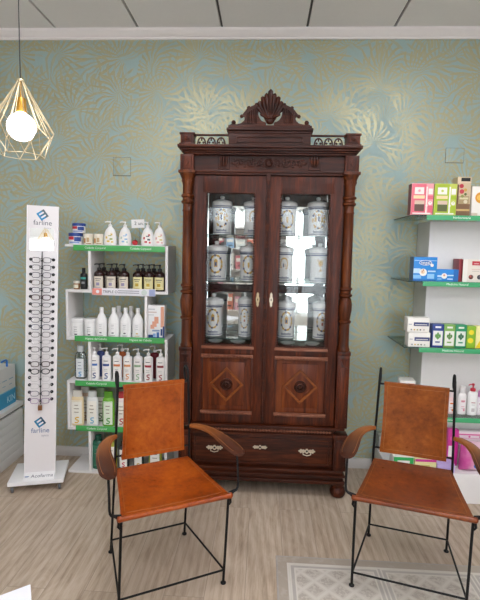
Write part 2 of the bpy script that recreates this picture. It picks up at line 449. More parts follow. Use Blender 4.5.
# base mouldings
b = MB()
for (ex, y0, z0, z1) in ((.555, -.245, .10, .125), (.547, -.235, .125, .150), (.56, -.25, .150, .162), (.545, -.232, .162, .19)):
    b.box(-ex, ex, y0, .228, z0, z1, bev=.004)
b.build('base_moulding', WALNUT_H, cab)
# ledge between drawer and doors, with rope carving
b = MB(); b.box(-.545, .545, -.235, .228, .418, .432, bev=.003); b.box(-.478, .478, -.222, -.17, .432, .47, bev=.004); b.box(-.545, .545, -.238, .22, .47, .485, bev=.004)
lg = b.build('ledge', WALNUT_H, cab)
b = MB(); n = 46
for k in range(n):
    x = -.46+.92*(k+.5)/n; b.ball((x, -.226, .452), .0085, sx=1.2, sy=.7, sz=1.1, seg=8)
b.build('gadroon_strip', MOULD, lg)
# drawer
b = MB(); b.box(-.474, .474, -.205, -.18, .195, .415, bev=.002)
b.box(-.455, .455, -.212, -.2, .38, .392, bev=.003); b.box(-.455, .455, -.212, -.2, .212, .222, bev=.003)
b.box(-.455, -.445, -.212, -.2, .222, .38, bev=.003); b.box(.445, .455, -.212, -.2, .222, .38, bev=.003)
drawer = b.build('drawer', WALNUT_H, cab)
def filigree(cx, cz, w, h, y, ring=True):
    q = MB(); s = w/2
    q.disc(cx, cz, s*.22, y, 0, 14, .003, h*.5)
    for sg in (-1, 1):
        q.disc(cx+sg*s*.42, cz, s*.24, y, 0, 12, .003, h*.33)
        q.disc(cx+sg*s*.72, cz, s*.16, y, 0, 10, .003, h*.42)
        q.disc(cx+sg*s*.92, cz, s*.11, y, 0, 8, .003, h*.16)
    q.disc(cx, cz, .007, y-.003, 1, 10, .002)
    if ring:
        q.tube([(cx-s*.5, y-.006, cz-h*.1), (cx-s*.45, y-.012, cz-h*.55), (cx, y-.014, cz-h*.72), (cx+s*.45, y-.012, cz-h*.55), (cx+s*.5, y-.006, cz-h*.1)], .0028, 6, 2)
    return q
for x in (-.318, .305):
    q = filigree(x, .31, .11, .036, -.205).build('drawer_pull', [PEWTER, BLACK, PEWTER], drawer)
filigree(-.01, .325, .095, .03, -.205, False).build('keyhole_plate', [PEWTER, BLACK, PEWTER], drawer)
# lower corner posts, columns, upper blocks
for sx in (-1, 1):
    b = MB(); x = sx*.52
    b.box(x-.042, x+.042, -.232, -.15, .19, .42, bev=.004); b.box(x-.028, x+.028, -.238, -.23, .215, .395, bev=.003)
    b.box(x-.048, x+.048, -.242, -.15, .41, .44, bev=.004)
    b.box(x-.04, x+.04, -.232, -.15, .485, .985, bev=.004); b.box(x-.026, x+.026, -.239, -.23, .52, .90, bev=.003)
    b.prism([(x-.026, .955), (x+.026, .955), (x+.012, .93), (x, .905), (x-.012, .93)], -.24, -.23, bev=.002)
    b.box(x-.044, x+.044, -.236, -.15, .975, 1.0, bev=.004)
    b.build('corner_post', WALNUT, cab)
    b = MB()
    pr = [(.040, 1.0), (.042, 1.012), (.036, 1.025), (.034, 1.04), (.0335, 1.18), (.042, 1.19), (.042, 1.2), (.033, 1.206), (.036, 1.225), (.043, 1.27), (.0435, 1.31), (.036, 1.345), (.031, 1.353),
          (.042, 1.362), (.043, 1.372), (.032, 1.378), (.034, 1.398), (.042, 1.405), (.041, 1.414), (.033, 1.42), (.0315, 1.7), (.030, 1.885), (.033, 1.89), (.033, 1.897), (.030, 1.902), (.030, 1.935), (.041, 1.943), (.042, 1.953), (.033, 1.96),
          (.033, 1.975), (.042, 1.983), (.042, 1.993), (.032, 2.0), (.033, 2.06), (.037, 2.075), (.036, 2.085), (.043, 2.105), (.05, 2.12), (.052, 2.125), (.052, 2.13)]
    b.lathe(pr, (x, -.193, 0), 28)
    b.box(x-.054, x+.054, -.247, -.14, 2.128, 2.146, bev=.003)
    for k in range(8):
        a = 2*PI*k/8; b.ball((x+.034*math.cos(a), -.193+.034*math.sin(a), 2.085), .008, sz=1.8, seg=8)
    b.build('column', WALNUT_L, cab)
    b = MB(); b.box(x-.043, x+.043, -.236, -.12, 2.146, 2.245, bev=.003)
    b.box(x-.030, x+.030, -.243, -.235, 2.157, 2.234, bev=.003)
    b.prism([(x-.018, 2.195), (x, 2.225), (x+.018, 2.195), (x, 2.165)], -.251, -.242, bev=.003)
    b.build('corner_block', WALNUT, cab)
    b = MB(); b.box(x-.05, x-.05+.1, -.245, -.145, 2.298, 2.312, bev=.002); b.box(x-.042, x+.042, -.238, -.155, 2.31, 2.372, bev=.003)
    b.box(x-.048, x+.048, -.244, -.149, 2.366, 2.378, bev=.003)
    b.ball((x, -.238, 2.34), .016, sy=.7, sz=.8); b.box(x-.027, x+.027, -.243, -.236, 2.322, 2.36, bev=.002)
    b.build('corner_cap', WALNUT, cab)
# frieze and cornice
b = MB(); b.box(-.50, .50, -.205, .225, 2.14, 2.25); b.box(-.478, .478, -.226, -.2, 2.136, 2.150, bev=.004); b.box(-.478, .478, -.218, -.2, 2.122, 2.137, bev=.003)
fr = b.build('frieze', WALNUT_H, cab)
b = MB()
for sx in (-1, 1):     # carved scrollwork in the frieze
    for (u, r, tw) in ((.055, .020, 1), (.105, .024, -1), (.155, .020, 1), (.2, .014, -1)):
        pts = [(sx*(u+(r*(1-k/22))*math.cos(tw*k*.42)), -.209, 2.198+(r*(1-k/22))*math.sin(tw*k*.42)*1.05) for k in range(20)]
        b.tube(pts, .0048, 6)
        for k in range(5):
            a = k*1.25+u*30
            b.ball((sx*(u+.024*math.cos(a)), -.208, 2.198+.022*math.sin(a)), .0085, sx=1.3, sy=.6, sz=.8, seg=8)
    b.ball((sx*.222, -.208, 2.198), .013, sx=1.6, sy=.5, sz=.7, seg=8)
b.ball((0, -.206, 2.198), .027, sy=.35, seg=16); b.tube([(.03*math.cos(k*PI/10), -.208, 2.198+.03*math.sin(k*PI/10)) for k in range(20)], .004, 6, closed=True)
for k in range(8): b.ball((.016*math.cos(k*PI/4), -.217, 2.198+.016*math.sin(k*PI/4)), .006, seg=8)
b.build('carved_scroll', CARVED, fr)
for sx in (-1, 1):
    b = MB(); x = sx*.287; b.box(x-.036, x+.036, -.214, -.2, 2.155, 2.24, bev=.003)
    for k in range(3): b.tube([(x+(k-1)*.017, -.222, 2.232), (x+(k-1)*.019, -.228, 2.205), (x+(k-1)*.012, -.221, 2.17)], [.007, .009, .004], 8)
    b.build('carved_bracket', CARVED, fr)
b = MB()
for (ex, y0, z0, z1) in ((.535, -.238, 2.243, 2.255), (.548, -.25, 2.255, 2.266), (.562, -.264, 2.266, 2.280), (.575, -.278, 2.280, 2.298)):
    b.box(-ex, ex, y0, .228, z0, z1, bev=.004)
b.build('cornice', WALNUT_H, cab)
# open gallery either side of the pediment
for sx in (-1, 1):
    b = MB(); a0, a1 = .258, .482
    b.box(min(sx*a0, sx*a1), max(sx*a0, sx*a1), -.215, -.198, 2.363, 2.374, bev=.002)
    b.box(min(sx*a0, sx*a1), max(sx*a0, sx*a1), -.215, -.198, 2.298, 2.306, bev=.002)
    for k in range(3):
        c = sx*(.308+.062*k)
        b.tube([(c+.025*math.cos(PI*j/10), -.207, 2.315+.038*math.sin(PI*j/10)) for j in range(11)], .0048, 6)
        b.tube([(c, -.207, 2.353), (c, -.207, 2.333)], .0045, 6)
        for e in (-1, 1):
            b.ball((c+e*.012, -.207, 2.322), .0075, sy=.6, seg=8); b.ball((c+e*.025, -.207, 2.31), .008, sy=.7, seg=8)
    b.build('gallery_rail', CARVED, cab)
# pediment
b = MB(); b.box(-.258, .258, -.225, -.10, 2.298, 2.385, bev=.003); b.box(-.21, .21, -.232, -.22, 2.322, 2.328, bev=.002); b.box(-.21, .21, -.232, -.22, 2.352, 2.358, bev=.002)
b.box(-.21, -.203, -.232, -.22, 2.328, 2.352); b.box(.203, .21, -.232, -.22, 2.328, 2.352)
b.box(-.262, .262, -.232, -.095, 2.378, 2.392, bev=.003); b.box(-.272, .272, -.244, -.09, 2.392, 2.408, bev=.005); b.box(-.262, .262, -.235, -.095, 2.408, 2.426, bev=.006)
pd = b.build('pediment', WALNUT_H, cab)
K = .00122
for sx in (-1, 1):
    half = [(20, 2), (212, 2), (205, 14), (176, 13), (150, 18), (134, 32), (131, 50), (146, 60), (136, 72), (120, 92), (98, 104), (78, 112), (64, 112), (55, 98), (62, 78), (60, 55), (46, 32), (28, 24), (20, 24)]
    poly = [(sx*x*K, 2.424+z*K) for x, z in half]
    if sx < 0: poly = poly[::-1]
    b = MB(); b.prism(poly, -.20, -.165, bev=.0035)
    for (x, z, r) in ((190, 24, 11), (148, 56, 9), (112, 98, 9), (72, 113, 10)): b.ball((sx*x*K, -.183, 2.424+z*K), r*K*1.1, seg=10)
    for k in range(6):
        x = (72+k*9)*K*sx; b.tube([(x, -.203, 2.445), (x, -.203, 2.424+(98-k*6)*K)], .0038, 6)
    b.build('crest_scroll', CARVED, pd)
b = MB()
for k, (tx, tz, w) in enumerate(((0, 186, 17), (-22, 170, 13), (22, 170, 13), (-42, 154, 15), (42, 154, 15), (-58, 130, 14), (58, 130, 14), (-60, 98, 15), (60, 98, 15), (-46, 66, 12), (46, 66, 12))):
    base = Vector((tx*.1*K, -.19, 2.424+40*K)); tip = Vector((tx*K, -.197-(.01 if k == 0 else 0), 2.424+tz*K)); mid = base.lerp(tip, .55)+Vector((tx*K*.28, -.016, 0))
    P = []; R_ = []
    for i in range(13):
        u = i/12; P.append(base*(1-u)**2+mid*2*u*(1-u)+tip*u*u); R_.append(max(.0015, K*w*(.30+.62*u)*(1 if u < .85 else math.sqrt(max(.02, 1-((u-.85)/.15)**2)))))
    b.tube(P, R_, 8)
b.ball((0, -.185, 2.424+62*K), .03, sx=1.25, sy=.6, sz=1.1, seg=14); b.ball((0, -.195, 2.424+30*K), .022, sx=1.2, sy=.8, sz=1.0)
b.prism([(-50*K, 2.424+112*K), (-34*K, 2.424+50*K), (-14*K, 2.424+18*K), (14*K, 2.424+18*K), (34*K, 2.424+50*K), (50*K, 2.424+112*K), (0, 2.424+160*K)], -.19, -.17, bev=.003)
b.build('crest_shell', CARVED, pd)

# doors
def beadline(mb, p0, p1, r, n, y, m=0):
    for k in range(n):
        u = (k+.5)/n; mb.ball((p0[0]+(p1[0]-p0[0])*u, y, p0[1]+(p1[1]-p0[1])*u), r, m, sy=.8, seg=6)
for sx in (-1, 1):
    def X(a, c): return (min(sx*a, sx*c), max(sx*a, sx*c))
    i0, i1 = .004, .474; g0, g1, gz0, gz1 = .080, .398, 1.02, 2.01; p0, p1, pz0, pz1 = .07, .42, .56, .95
    b = MB()
    def bx(xa, xb, y0, y1, z0, z1, bev=.0015): b.box(*X(xa, xb), y0, y1, z0, z1, 0, bev)
    bx(i0, g0, yf, yf+.03, .49, 2.115); bx(g1+.02, i1, yf, yf+.03, .49, 2.115)
    bx(g0, g1+.02, yf, yf+.03, gz1, 2.115); bx(g0, g1+.02, yf, yf+.03, pz1, gz0); bx(g0, g1+.02, yf, yf+.03, .49, pz0)
    bx(g1, g1+.02, yf, yf+.03, gz0, gz1)
    door = b.build('cabinet_door', WALNUT, cab)
    MB().box(*X(g0-.004, g1+.004), yf+.014, yf+.018, gz0-.004, gz1+.004).build('door_glass', GLASS, door)
    b = MB(); n = 60
    for xx in (g0+.003, g1-.003): beadline(b, (sx*xx, gz0), (sx*xx, gz1), .0075, n, yf+.002)
    for zz in (gz0, gz1): beadline(b, (sx*g0, zz), (sx*g1, zz), .0075, 20, yf+.002)
    b.build('glazing_bead', MOULD if False else CARVED, door)
    b = MB(); b.box(*X(g0-.012, g1+.02), yf-.008, yf+.004, gz0-.028, gz0-.014, 0, .003); beadline(b, (sx*(g0-.01), gz0-.012), (sx*(g1+.018), gz0-.012), .007, 30, yf-.003)
    b.build('sill_moulding', MOULD, door)
    b = MB(); b.box(*X(g0-.006, g1+.018), yf+.012, yf+.022, pz0+.001, pz1-.001); 
    b.box(*X(p0+.055, p1-.055), yf+.006, yf+.014, pz0+.045, pz1-.045, 0, .004)
    b.build('lower_panel', WALNUT_P, door)
    for zz in (pz1-.004, pz0+.004):
        b = MB(); b.box(*X(p0+.002, p1-.002), yf-.012, yf+.004, zz-.013, zz+.010, 0, .004); n = 34
        for k in range(n):
            x = sx*(p0+.008+(p1-p0-.016)*(k+.5)/n); b.ball((x, yf-.012, zz-.004), .0075, sx=.7, sy=.8, sz=1.5, seg=8)
        b.build('gadroon_moulding', MOULD, door)
    for xx in (p0+.008, p1-.008): MB().box(*X(xx-.007, xx+.007), yf-.004, yf+.008, pz0+.014, pz1-.016, 0, .003).build('panel_frame', WALNUT, door)
    cx, cz = sx*.245, .752; R0, R1 = .115, .094
    b = MB()
    D0 = [(cx, cz+R0*1.03), (cx+R0, cz), (cx, cz-R0*1.03), (cx-R0, cz)]; D1 = [(cx, cz+R1*1.03), (cx+R1, cz), (cx, cz-R1*1.03), (cx-R1, cz)]
    for k in range(4):
        j = (k+1) % 4; b.prism([D0[k], D0[j], D1[j], D1[k]], yf-.006, yf+.01, bev=.002)
    b.build('diamond_moulding', wood_mat('walnut_diamond', '#52260e', '#87471a', '#a55d26', 'X') if sx < 0 else bpy.data.materials['walnut_diamond'], door)
    b = MB(); M = Matrix.Translation((cx, yf+.006, cz)) @ Matrix.Rotation(PI/2, 4, 'X')
    b.lathe([(.040, 0), (.041, .008), (.036, .013), (.030, .008), (.026, .008), (.024, .016), (.018, .018), (.014, .010), (.010, .010), (.009, .022), (.004, .027)], seg=28, M=M)
    b.build('rosette', CARVED, door)
    q = MB(); x = -.05 if sx < 0 else .038; zc = 1.326
    q.prism([(x+.0115*w, zc+h) for w, h in ((0, .05), (.7, .036), (.6, .022), (1, .01), (1, -.01), (.6, -.022), (.7, -.036), (0, -.05), (-.7, -.036), (-.6, -.022), (-1, -.01), (-1, .01), (-.6, .022), (-.7, .036))], yf-.003, yf, 0, bev=.0008)
    q.disc(x, zc, .0035, yf-.003, 1, 10, .001, .008)
    kp = q.build('keyhole_plate', [PEWTER if sx > 0 else plain('#b19f7c', .4, .6), BLACK], door)
# rope strip where the doors meet (fixed to the right door)
b = MB(); b.box(-.012, .012, yf-.010, yf-.001, .50, 2.11, bev=.003); beadline(b, (0, .52), (0, 2.1), .0075, 150, yf-.011)
b.build('meeting_strip', CARVED, cab)
b = MB(); b.prism([(-.014, 2.13), (.014, 2.13), (.01, 2.09), (0, 2.075), (-.01, 2.09)], yf-.016, yf-.002, bev=.003); b.build('meeting_finial', CARVED, cab)

# ------------------------------------------------------------------ apothecary jars
def jar(label, x, z, r, h, motif, y=3.25):
    root = thing('apothecary_jar', label, 'jar', (x, y, z), 0, 'painted apothecary jars in the cabinet')
    hb = h*.72
    b = MB()
    b.lathe([(r*.93, 0), (r*.97, .003), (r*.97, .010), (r*.93, .014), (r*.94, .018), (r*.94, hb-.016), (r*.95, hb-.012), (r*.97, hb-.008), (r*.97, hb-.004), (r*.93, hb)], seg=32,
            mats=[0, 0, 1, 0, 0, 0, 1, 1, 0])
    b.build('body', [CERAMIC, CBLUE], root)
    b = MB(); l = h-hb
    b.lathe([(r*1.03, 0), (r*1.05, .006), (r*1.05, l*.38), (r*1.0, l*.46), (r*.9, l*.52), (r*.5, l*.63), (r*.22, l*.68), (r*.17, l*.74), (r*.24, l*.82), (r*.24, l*.93), (r*.12, l)], seg=32, mats=[1, 0, 0, 0, 0, 0, 0, 0, 0, 0])
    b.build('lid', [CERAMIC, plain('#8b8fa5', .3)], root, (0, 0, hb+.0005))
    q = MB(); R = r*.95+.0004; zc = hb*.58; A = .78
    def blob(u, v, s, m, t=.4):      # small painted touch on the curved body
        q.arc(R, u-s/2, u+s/2, zc+v-s*R*t, zc+v+s*R*t, m, n=2)
    if motif in ('wreath', 'cherubs', 'shield', 'urn'):
        for k in range(26):
            a = 2*PI*k/26
            if motif == 'cherubs' and k % 3 == 0: continue
            blob(A*.82*math.cos(a), hb*.30*math.sin(a), .15+.07*(k % 2), (0, 2, 0, 1)[k % 4], .5)
    if motif == 'wreath':
        blob(0, .0, .22, 2, 1.1); blob(0, -.012, .12, 0, 1.6)
    if motif == 'cherubs':
        for e in (-1, 1):
            blob(e*.34, .0, .2, 2, 1.2); blob(e*.34, .024, .12, 3, .6)
        blob(0, .005, .16, 1, 1.6); blob(0, .03, .3, 0, .3)
    if motif == 'shield':
        blob(0, .004, .36, 0, 1.0); blob(0, .0, .22, 1, .9); blob(0, .03, .18, 2, .4)
    if motif == 'urn':
        blob(0, -.014, .2, 3, .9); blob(0, .014, .32, 0, .4); blob(0, .034, .18, 2, .5)
    if motif == 'lyre':
        for k in range(14):
            a = -.9+k*.36; blob(.38*math.cos(a), hb*.2*math.sin(a)+.01, .13, (2, 0)[k % 2], .55)
        blob(-.05, 0, .1, 1, 2); blob(.12, 0, .07, 0, 2.2)
    if motif == 'goblet':
        blob(0, .022, .46, 2, .42); blob(0, .006, .3, 0, .4); blob(0, -.014, .08, 2, 1.9); blob(0, -.03, .3, 0, .22)
        for k in range(6): blob(-.35+.14*k, .04, .09, 0, .5)
    for k in range(9):      # blue name band under the motif
        u = -.52+1.04*k/8; q.arc(R, u-.045, u+.045, hb*.12, hb*.12+(.010 if k % 3 else .014), 1, n=2)
    q.arc(R, -.6, .6, hb*.09, hb*.09+.0015, 1, n=8)
    q.build('painted_motif', [CGOLD, CBLUE, CYEL, plain('#b5674a', .4)], root)
jar('white apothecary jar with gold cherub crest, top row far left', -.299, 1.7485, .066, .262, 'cherubs')
jar('white apothecary jar with looping gold crescent, top row second from left', -.085, 1.7485, .066, .26, 'lyre')
jar('white apothecary jar with tall gold wreath, top row third from left', .143, 1.7485, .066, .262, 'wreath')
jar('white apothecary jar with two gold figures, top row far right', .352, 1.7485, .069, .262, 'cherubs')
jar('white apothecary jar with blue and gold crest, middle row far left', -.332, 1.4365, .070, .27, 'shield')
jar('white apothecary jar with gold garland ring, middle row second from left', -.109, 1.4365, .064, .268, 'wreath')
jar('white apothecary jar with gold curl motif, middle row third from left', .130, 1.4365, .066, .27, 'lyre')
jar('white apothecary jar with yellow goblet, middle row far right', .375, 1.4365, .068, .268, 'goblet')
jar('white apothecary jar with red topped blue emblem, bottom row far left', -.347, 1.0505, .064, .295, 'shield')
jar('slim tall white apothecary jar with red urn, bottom row second from left', -.130, 1.0505, .046, .305, 'urn')
jar('white apothecary jar with fine blue and gold crest, bottom row third from left', .158, 1.0505, .062, .285, 'shield')
jar('white apothecary jar with orange crested oval, bottom row far right', .402, 1.0505, .062, .285, 'urn')
# small dishes on the cabinet floor below the lowest glass shelf
for i, (x, lb) in enumerate(((-.325, 'leftmost small white dish on the cabinet floor under the jars'), (-.17, 'small white dish left of the door gap on the cabinet floor'),
                             (.17, 'small white dish right of the door gap on the cabinet floor'), (.335, 'rightmost small white dish on the cabinet floor under the jars'))):
    b = MB(); b.lathe([(.02, 0), (.032, .002), (.05, .016), (.052, .018), (.048, .017), (.03, .006), (.005, .004)], seg=24)
    o = b.build('small_dish', CERAMIC, loc=(x, 3.17, 1.0105)); o['label'] = lb; o['category'] = 'dish'; o['group'] = 'small dishes in the cabinet'

# ------------------------------------------------------------------ the two sling chairs
def arm_mesh(sg):
    out = [(.199, .368), (.240, .350), (.285, .29), (.315, .2), (.332, .1), (.338, -.02), (.330, -.055)]
    inn = [(.192, .345), (.218, .305), (.240, .245), (.252, .17), (.254, .1), (.258, 0), (.268, -.055)]
    def cat(P, n=22):
        res = []; m = len(P)
        for i in range(n+1):
            u = i/n*(m-1); k = min(int(u), m-2); f = u-k
            p = [P[max(0, k-1)], P[k], P[k+1], P[min(m-1, k+2)]]
            res.append(tuple(.5*((2*p[1][a])+(-p[0][a]+p[2][a])*f+(2*p[0][a]-5*p[1][a]+4*p[2][a]-p[3][a])*f*f+(-p[0][a]+3*p[1][a]-3*p[2][a]+p[3][a])*f**3) for a in (0, 1)))
        return res
    O, I = cat(out), cat(inn); n = len(O); V = []; F = []; S = 7
    for i in range(n):
        u = i/(n-1); zt = .690+.006*math.sin(u*PI)-.004*u; th = .010-.001*u
        for k in range(S):
            w = k/(S-1); e = math.sin(PI*w)
            V.append((sg*(O[i][0]*(1-w)+I[i][0]*w), O[i][1]*(1-w)+I[i][1]*w, zt-.002+.010*e**.5))
        for k in range(S):
            w = 1-k/(S-1); e = math.sin(PI*w)
            V.append((sg*(O[i][0]*(1-w)+I[i][0]*w), O[i][1]*(1-w)+I[i][1]*w, zt-.004-th*e**.5))
    R = 2*S
    for i in range(n-1):
        for k in range(R): F.append((i*R+k, i*R+(k+1) % R, (i+1)*R+(k+1) % R, (i+1)*R+k))
    # rounded nose
    i = n-1; base = len(V); c = Vector(((O[i][0]+I[i][0])/2*sg, -.055, .683))
    for k in range(R):
        v = Vector(V[i*R+k]); q = c+(v-c)*.72; q.y = -.073; V.append(tuple(q))
    for k in range(R): F.append((i*R+k, i*R+(k+1) % R, base+(k+1) % R, base+k))
    F.append(tuple(base+k for k in range(R))); F.append(tuple(range(R))[::-1])
    b = MB(); b._add(V, F); return b, O, I
def chair(label, loc, rz, seatm, backm):
    root = thing('sling_chair', label, 'chair', loc, rz, 'iron and leather armchairs')
    for sg in (-1, 1):
        b = MB()
        b.tube([(sg*.255, 0, .012), (sg*.253, -.028, .25), (sg*.251, -.052, .478)], .0065, 10)
        b.lathe([(.009, 0), (.014, .002), (.014, .007), (.007, .013)], (sg*.255, 0, 0), 12)
        b.build('leg', IRON, root)
        b = MB()       # back leg runs on as upright and ends in a hairpin loop
        pts = [(sg*.208, .463, .012), (sg*.204, .42, .25), (sg*.201, .376, .49), (sg*.198, .368, .62), (sg*.191, .36, .80), (sg*.186, .358, .955), (sg*.185, .360, .985)]
        loop = [(sg*.184, .363+.028*(1-math.cos(a)), .985+.026*math.sin(a)) for a in [PI*k/10 for k in range(1, 11)]]
        b.tube(pts+loop+[(sg*.184, .417, .96), (sg*.184, .405, .945), (sg*.185, .385, .938), (sg*.186, .362, .936)], .0065, 10)
        b.lathe([(.009, 0), (.014, .002), (.014, .007), (.007, .013)], (sg*.208, .463, 0), 12)
        b.build('leg', IRON, root)
        b = MB()       # arm post with scroll joining the front leg
        b.tube([(sg*.300, -.03, .676), (sg*.300, -.045, .60), (sg*.300, -.052, .535), (sg*.298, -.054, .515), (sg*.29, -.054, .503), (sg*.276, -.053, .497), (sg*.266, -.052, .485), (sg*.261, -.052, .465), (sg*.264, -.051, .447), (sg*.258, -.05, .437), (sg*.253, -.048, .445)], .0058, 8)
        b.tube([(sg*.251, -.052, .497), (sg*.276, -.053, .503), (sg*.297, -.054, .507)], .0045, 8)
        b.build('arm_post', IRON, root)
        b.b = None if False else b.b
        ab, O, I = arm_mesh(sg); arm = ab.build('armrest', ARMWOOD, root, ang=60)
        b = MB()
        for w in (.14, .86):
            b.tube([(sg*(O[i][0]*(1-w)+I[i][0]*w), O[i][1]*(1-w)+I[i][1]*w, .6965+.004*math.sin(PI*i/22)-.003*i/22) for i in range(2, 22)], .0012, 5)
        b.build('stitching', STITCH, arm)
    for y, z, x in ((-.009, .078, .254), (.45, .078, .207)):
        MB().tube([(-x, y, z), (x, y, z)], .005, 8).build('stretcher', IRON, root)
    for sg in (-1, 1):
        MB().tube([(sg*.254, -.009, .078), (sg*.207, .45, .078)], .005, 8).build('stretcher', IRON, root)
    MB().tube([(-.256, -.054, .482), (.256, -.054, .482)], .006, 8).build('seat_rail', IRON, root)
    MB().tube([(-.201, .376, .498), (.201, .376, .498)], .006, 8).build('seat_rail', IRON, root)
    MB().tube([(-.186, .359, .936), (.186, .359, .936)], .0055, 8).build('back_rail', IRON, root)
    MB().tube([(-.199, .372, .574), (.199, .372, .574)], .0055, 8).build('back_rail', IRON, root)
    # leather seat: tapered sheet, slightly dished, wrapped over the front rail
    NX, NY = 14, 16; V = []; F = []
    def seat_pt(i, j, off):
        u = i/NX*2-1; w = j/NY; hw = .254+(.197-.254)*w
        y = -.056+(.372+.056)*w; z = .4915+(.507-.4915)*w
        z -= .020*(1-u*u)*math.sin(PI*w)**.8
        if w < .001: pass
        return (u*hw*(1-.012*math.sin(PI*w)), y, z+off)
    for off in (0, -.005):
        for j in range(NY+1):
            for i in range(NX+1): V.append(seat_pt(i, j, off))
    Wd = NX+1; B = Wd*(NY+1)
    for j in range(NY):
        for i in range(NX):
            a = j*Wd+i; F.append((a, a+1, a+Wd+1, a+Wd)); F.append((B+a, B+a+Wd, B+a+Wd+1, B+a+1))
    for i in range(NX): F.append((i, B+i, B+i+1, i+1)); a = NY*Wd+i; F.append((a, a+1, B+a+1, B+a))
    for j in range(NY): a = j*Wd; F.append((a, a+Wd, B+a+Wd, B+a)); a += NX; F.append((a, B+a, B+a+Wd, a+Wd))
    b = MB(); b._add(V, F)
    b.tube([(-.259, -.056, .4835), (-.13, -.057, .4825), (0, -.057, .482), (.13, -.057, .4825), (.259, -.056, .4835)], [.0135, .011, .0105, .011, .0135], 12)
    b.tube([(-.198, .374, .499), (.198, .374, .499)], .010, 10)
    for sg in (-1, 1): b.ball((sg*.258, -.056, .4835), .0145, seg=10)
    seat = b.build('seat', seatm, root, ang=60)
    b = MB()
    for sg in (-1, 1):
        b.tube([Vector(seat_pt(NX*(.5+sg*.46), NY*k/12, .0006)) for k in range(1, 12)], .0011, 5)
    b.tube([Vector(seat_pt(NX*(.06+.88*k/12), 1.0, .0006)) for k in range(13)], .0011, 5)
    b.build('stitching', STITCH, seat)
    # leather back: sheet hung between the two rails
    NX, NZ = 12, 14; V = []; F = []
    def back_pt(i, j, off):
        u = i/NX*2-1; w = j/NZ; hw = .168+(.160-.168)*w
        z = .556+(.952-.556)*w; y = .368+(.352-.368)*w+.016*(1-u*u)*math.sin(PI*w)
        return (u*(hw-.004*math.sin(PI*w)), y-.008+off, z-.003*(1-u*u)*(1 if w > .9 else 0))
    for off in (0, .005):
        for j in range(NZ+1):
            for i in range(NX+1): V.append(back_pt(i, j, off))
    Wd = NX+1; B = Wd*(NZ+1)
    for j in range(NZ):
        for i in range(NX):
            a = j*Wd+i; F.append((a, a+1, a+Wd+1, a+Wd)); F.append((B+a, B+a+Wd, B+a+Wd+1, B+a+1))
    for i in range(NX): F.append((i, B+i, B+i+1, i+1)); a = NZ*Wd+i; F.append((a, a+1, B+a+1, B+a))
    for j in range(NZ): a = j*Wd; F.append((a, a+Wd, B+a+Wd, B+a)); a += NX; F.append((a, B+a, B+a+Wd, a+Wd))
    b = MB(); off = Matrix.Translation((0, 0, -.70)); b._add(V, F, M=off)
    b.tube([(-.161, .358, .941), (.161, .358, .941)], .0105, 10, M=off); b.tube([(-.168, .371, .571), (.168, .371, .571)], .0105, 10, M=off)
    back = b.build('backrest', backm, root, (0, 0, .70), ang=60)
    b = MB(); off2 = Vector((0, 0, -.70)); loop = []
    i0, i1, j0, j1 = NX*.05, NX*.95, NZ*.05, NZ*.95
    for k in range(10): loop.append((i0, j0+(j1-j0)*k/10))
    for k in range(10): loop.append((i0+(i1-i0)*k/10, j1))
    for k in range(10): loop.append((i1, j1+(j0-j1)*k/10))
    for k in range(10): loop.append((i1+(i0-i1)*k/10, j0))
    b.tube([Vector(back_pt(i, j, -.0006))+off2 for i, j in loop], .0011, 5, closed=True)
    b.build('stitching', STITCH, back)
    return root
chair('black iron armchair with orange tan leather sling, in front of the shampoo shelves', (-.389, 2.047, 0), .491, LEATHER, LEATHER_B)
chair('black iron armchair with browner leather sling, standing on the patterned rug', (.713, 2.122, .0055), -.286, LEATHER2, LEATHER2_B)
ch_r = [o for o in COL.objects if o.name.startswith('sling_chair')][-1]
ch_r.location.z = .005

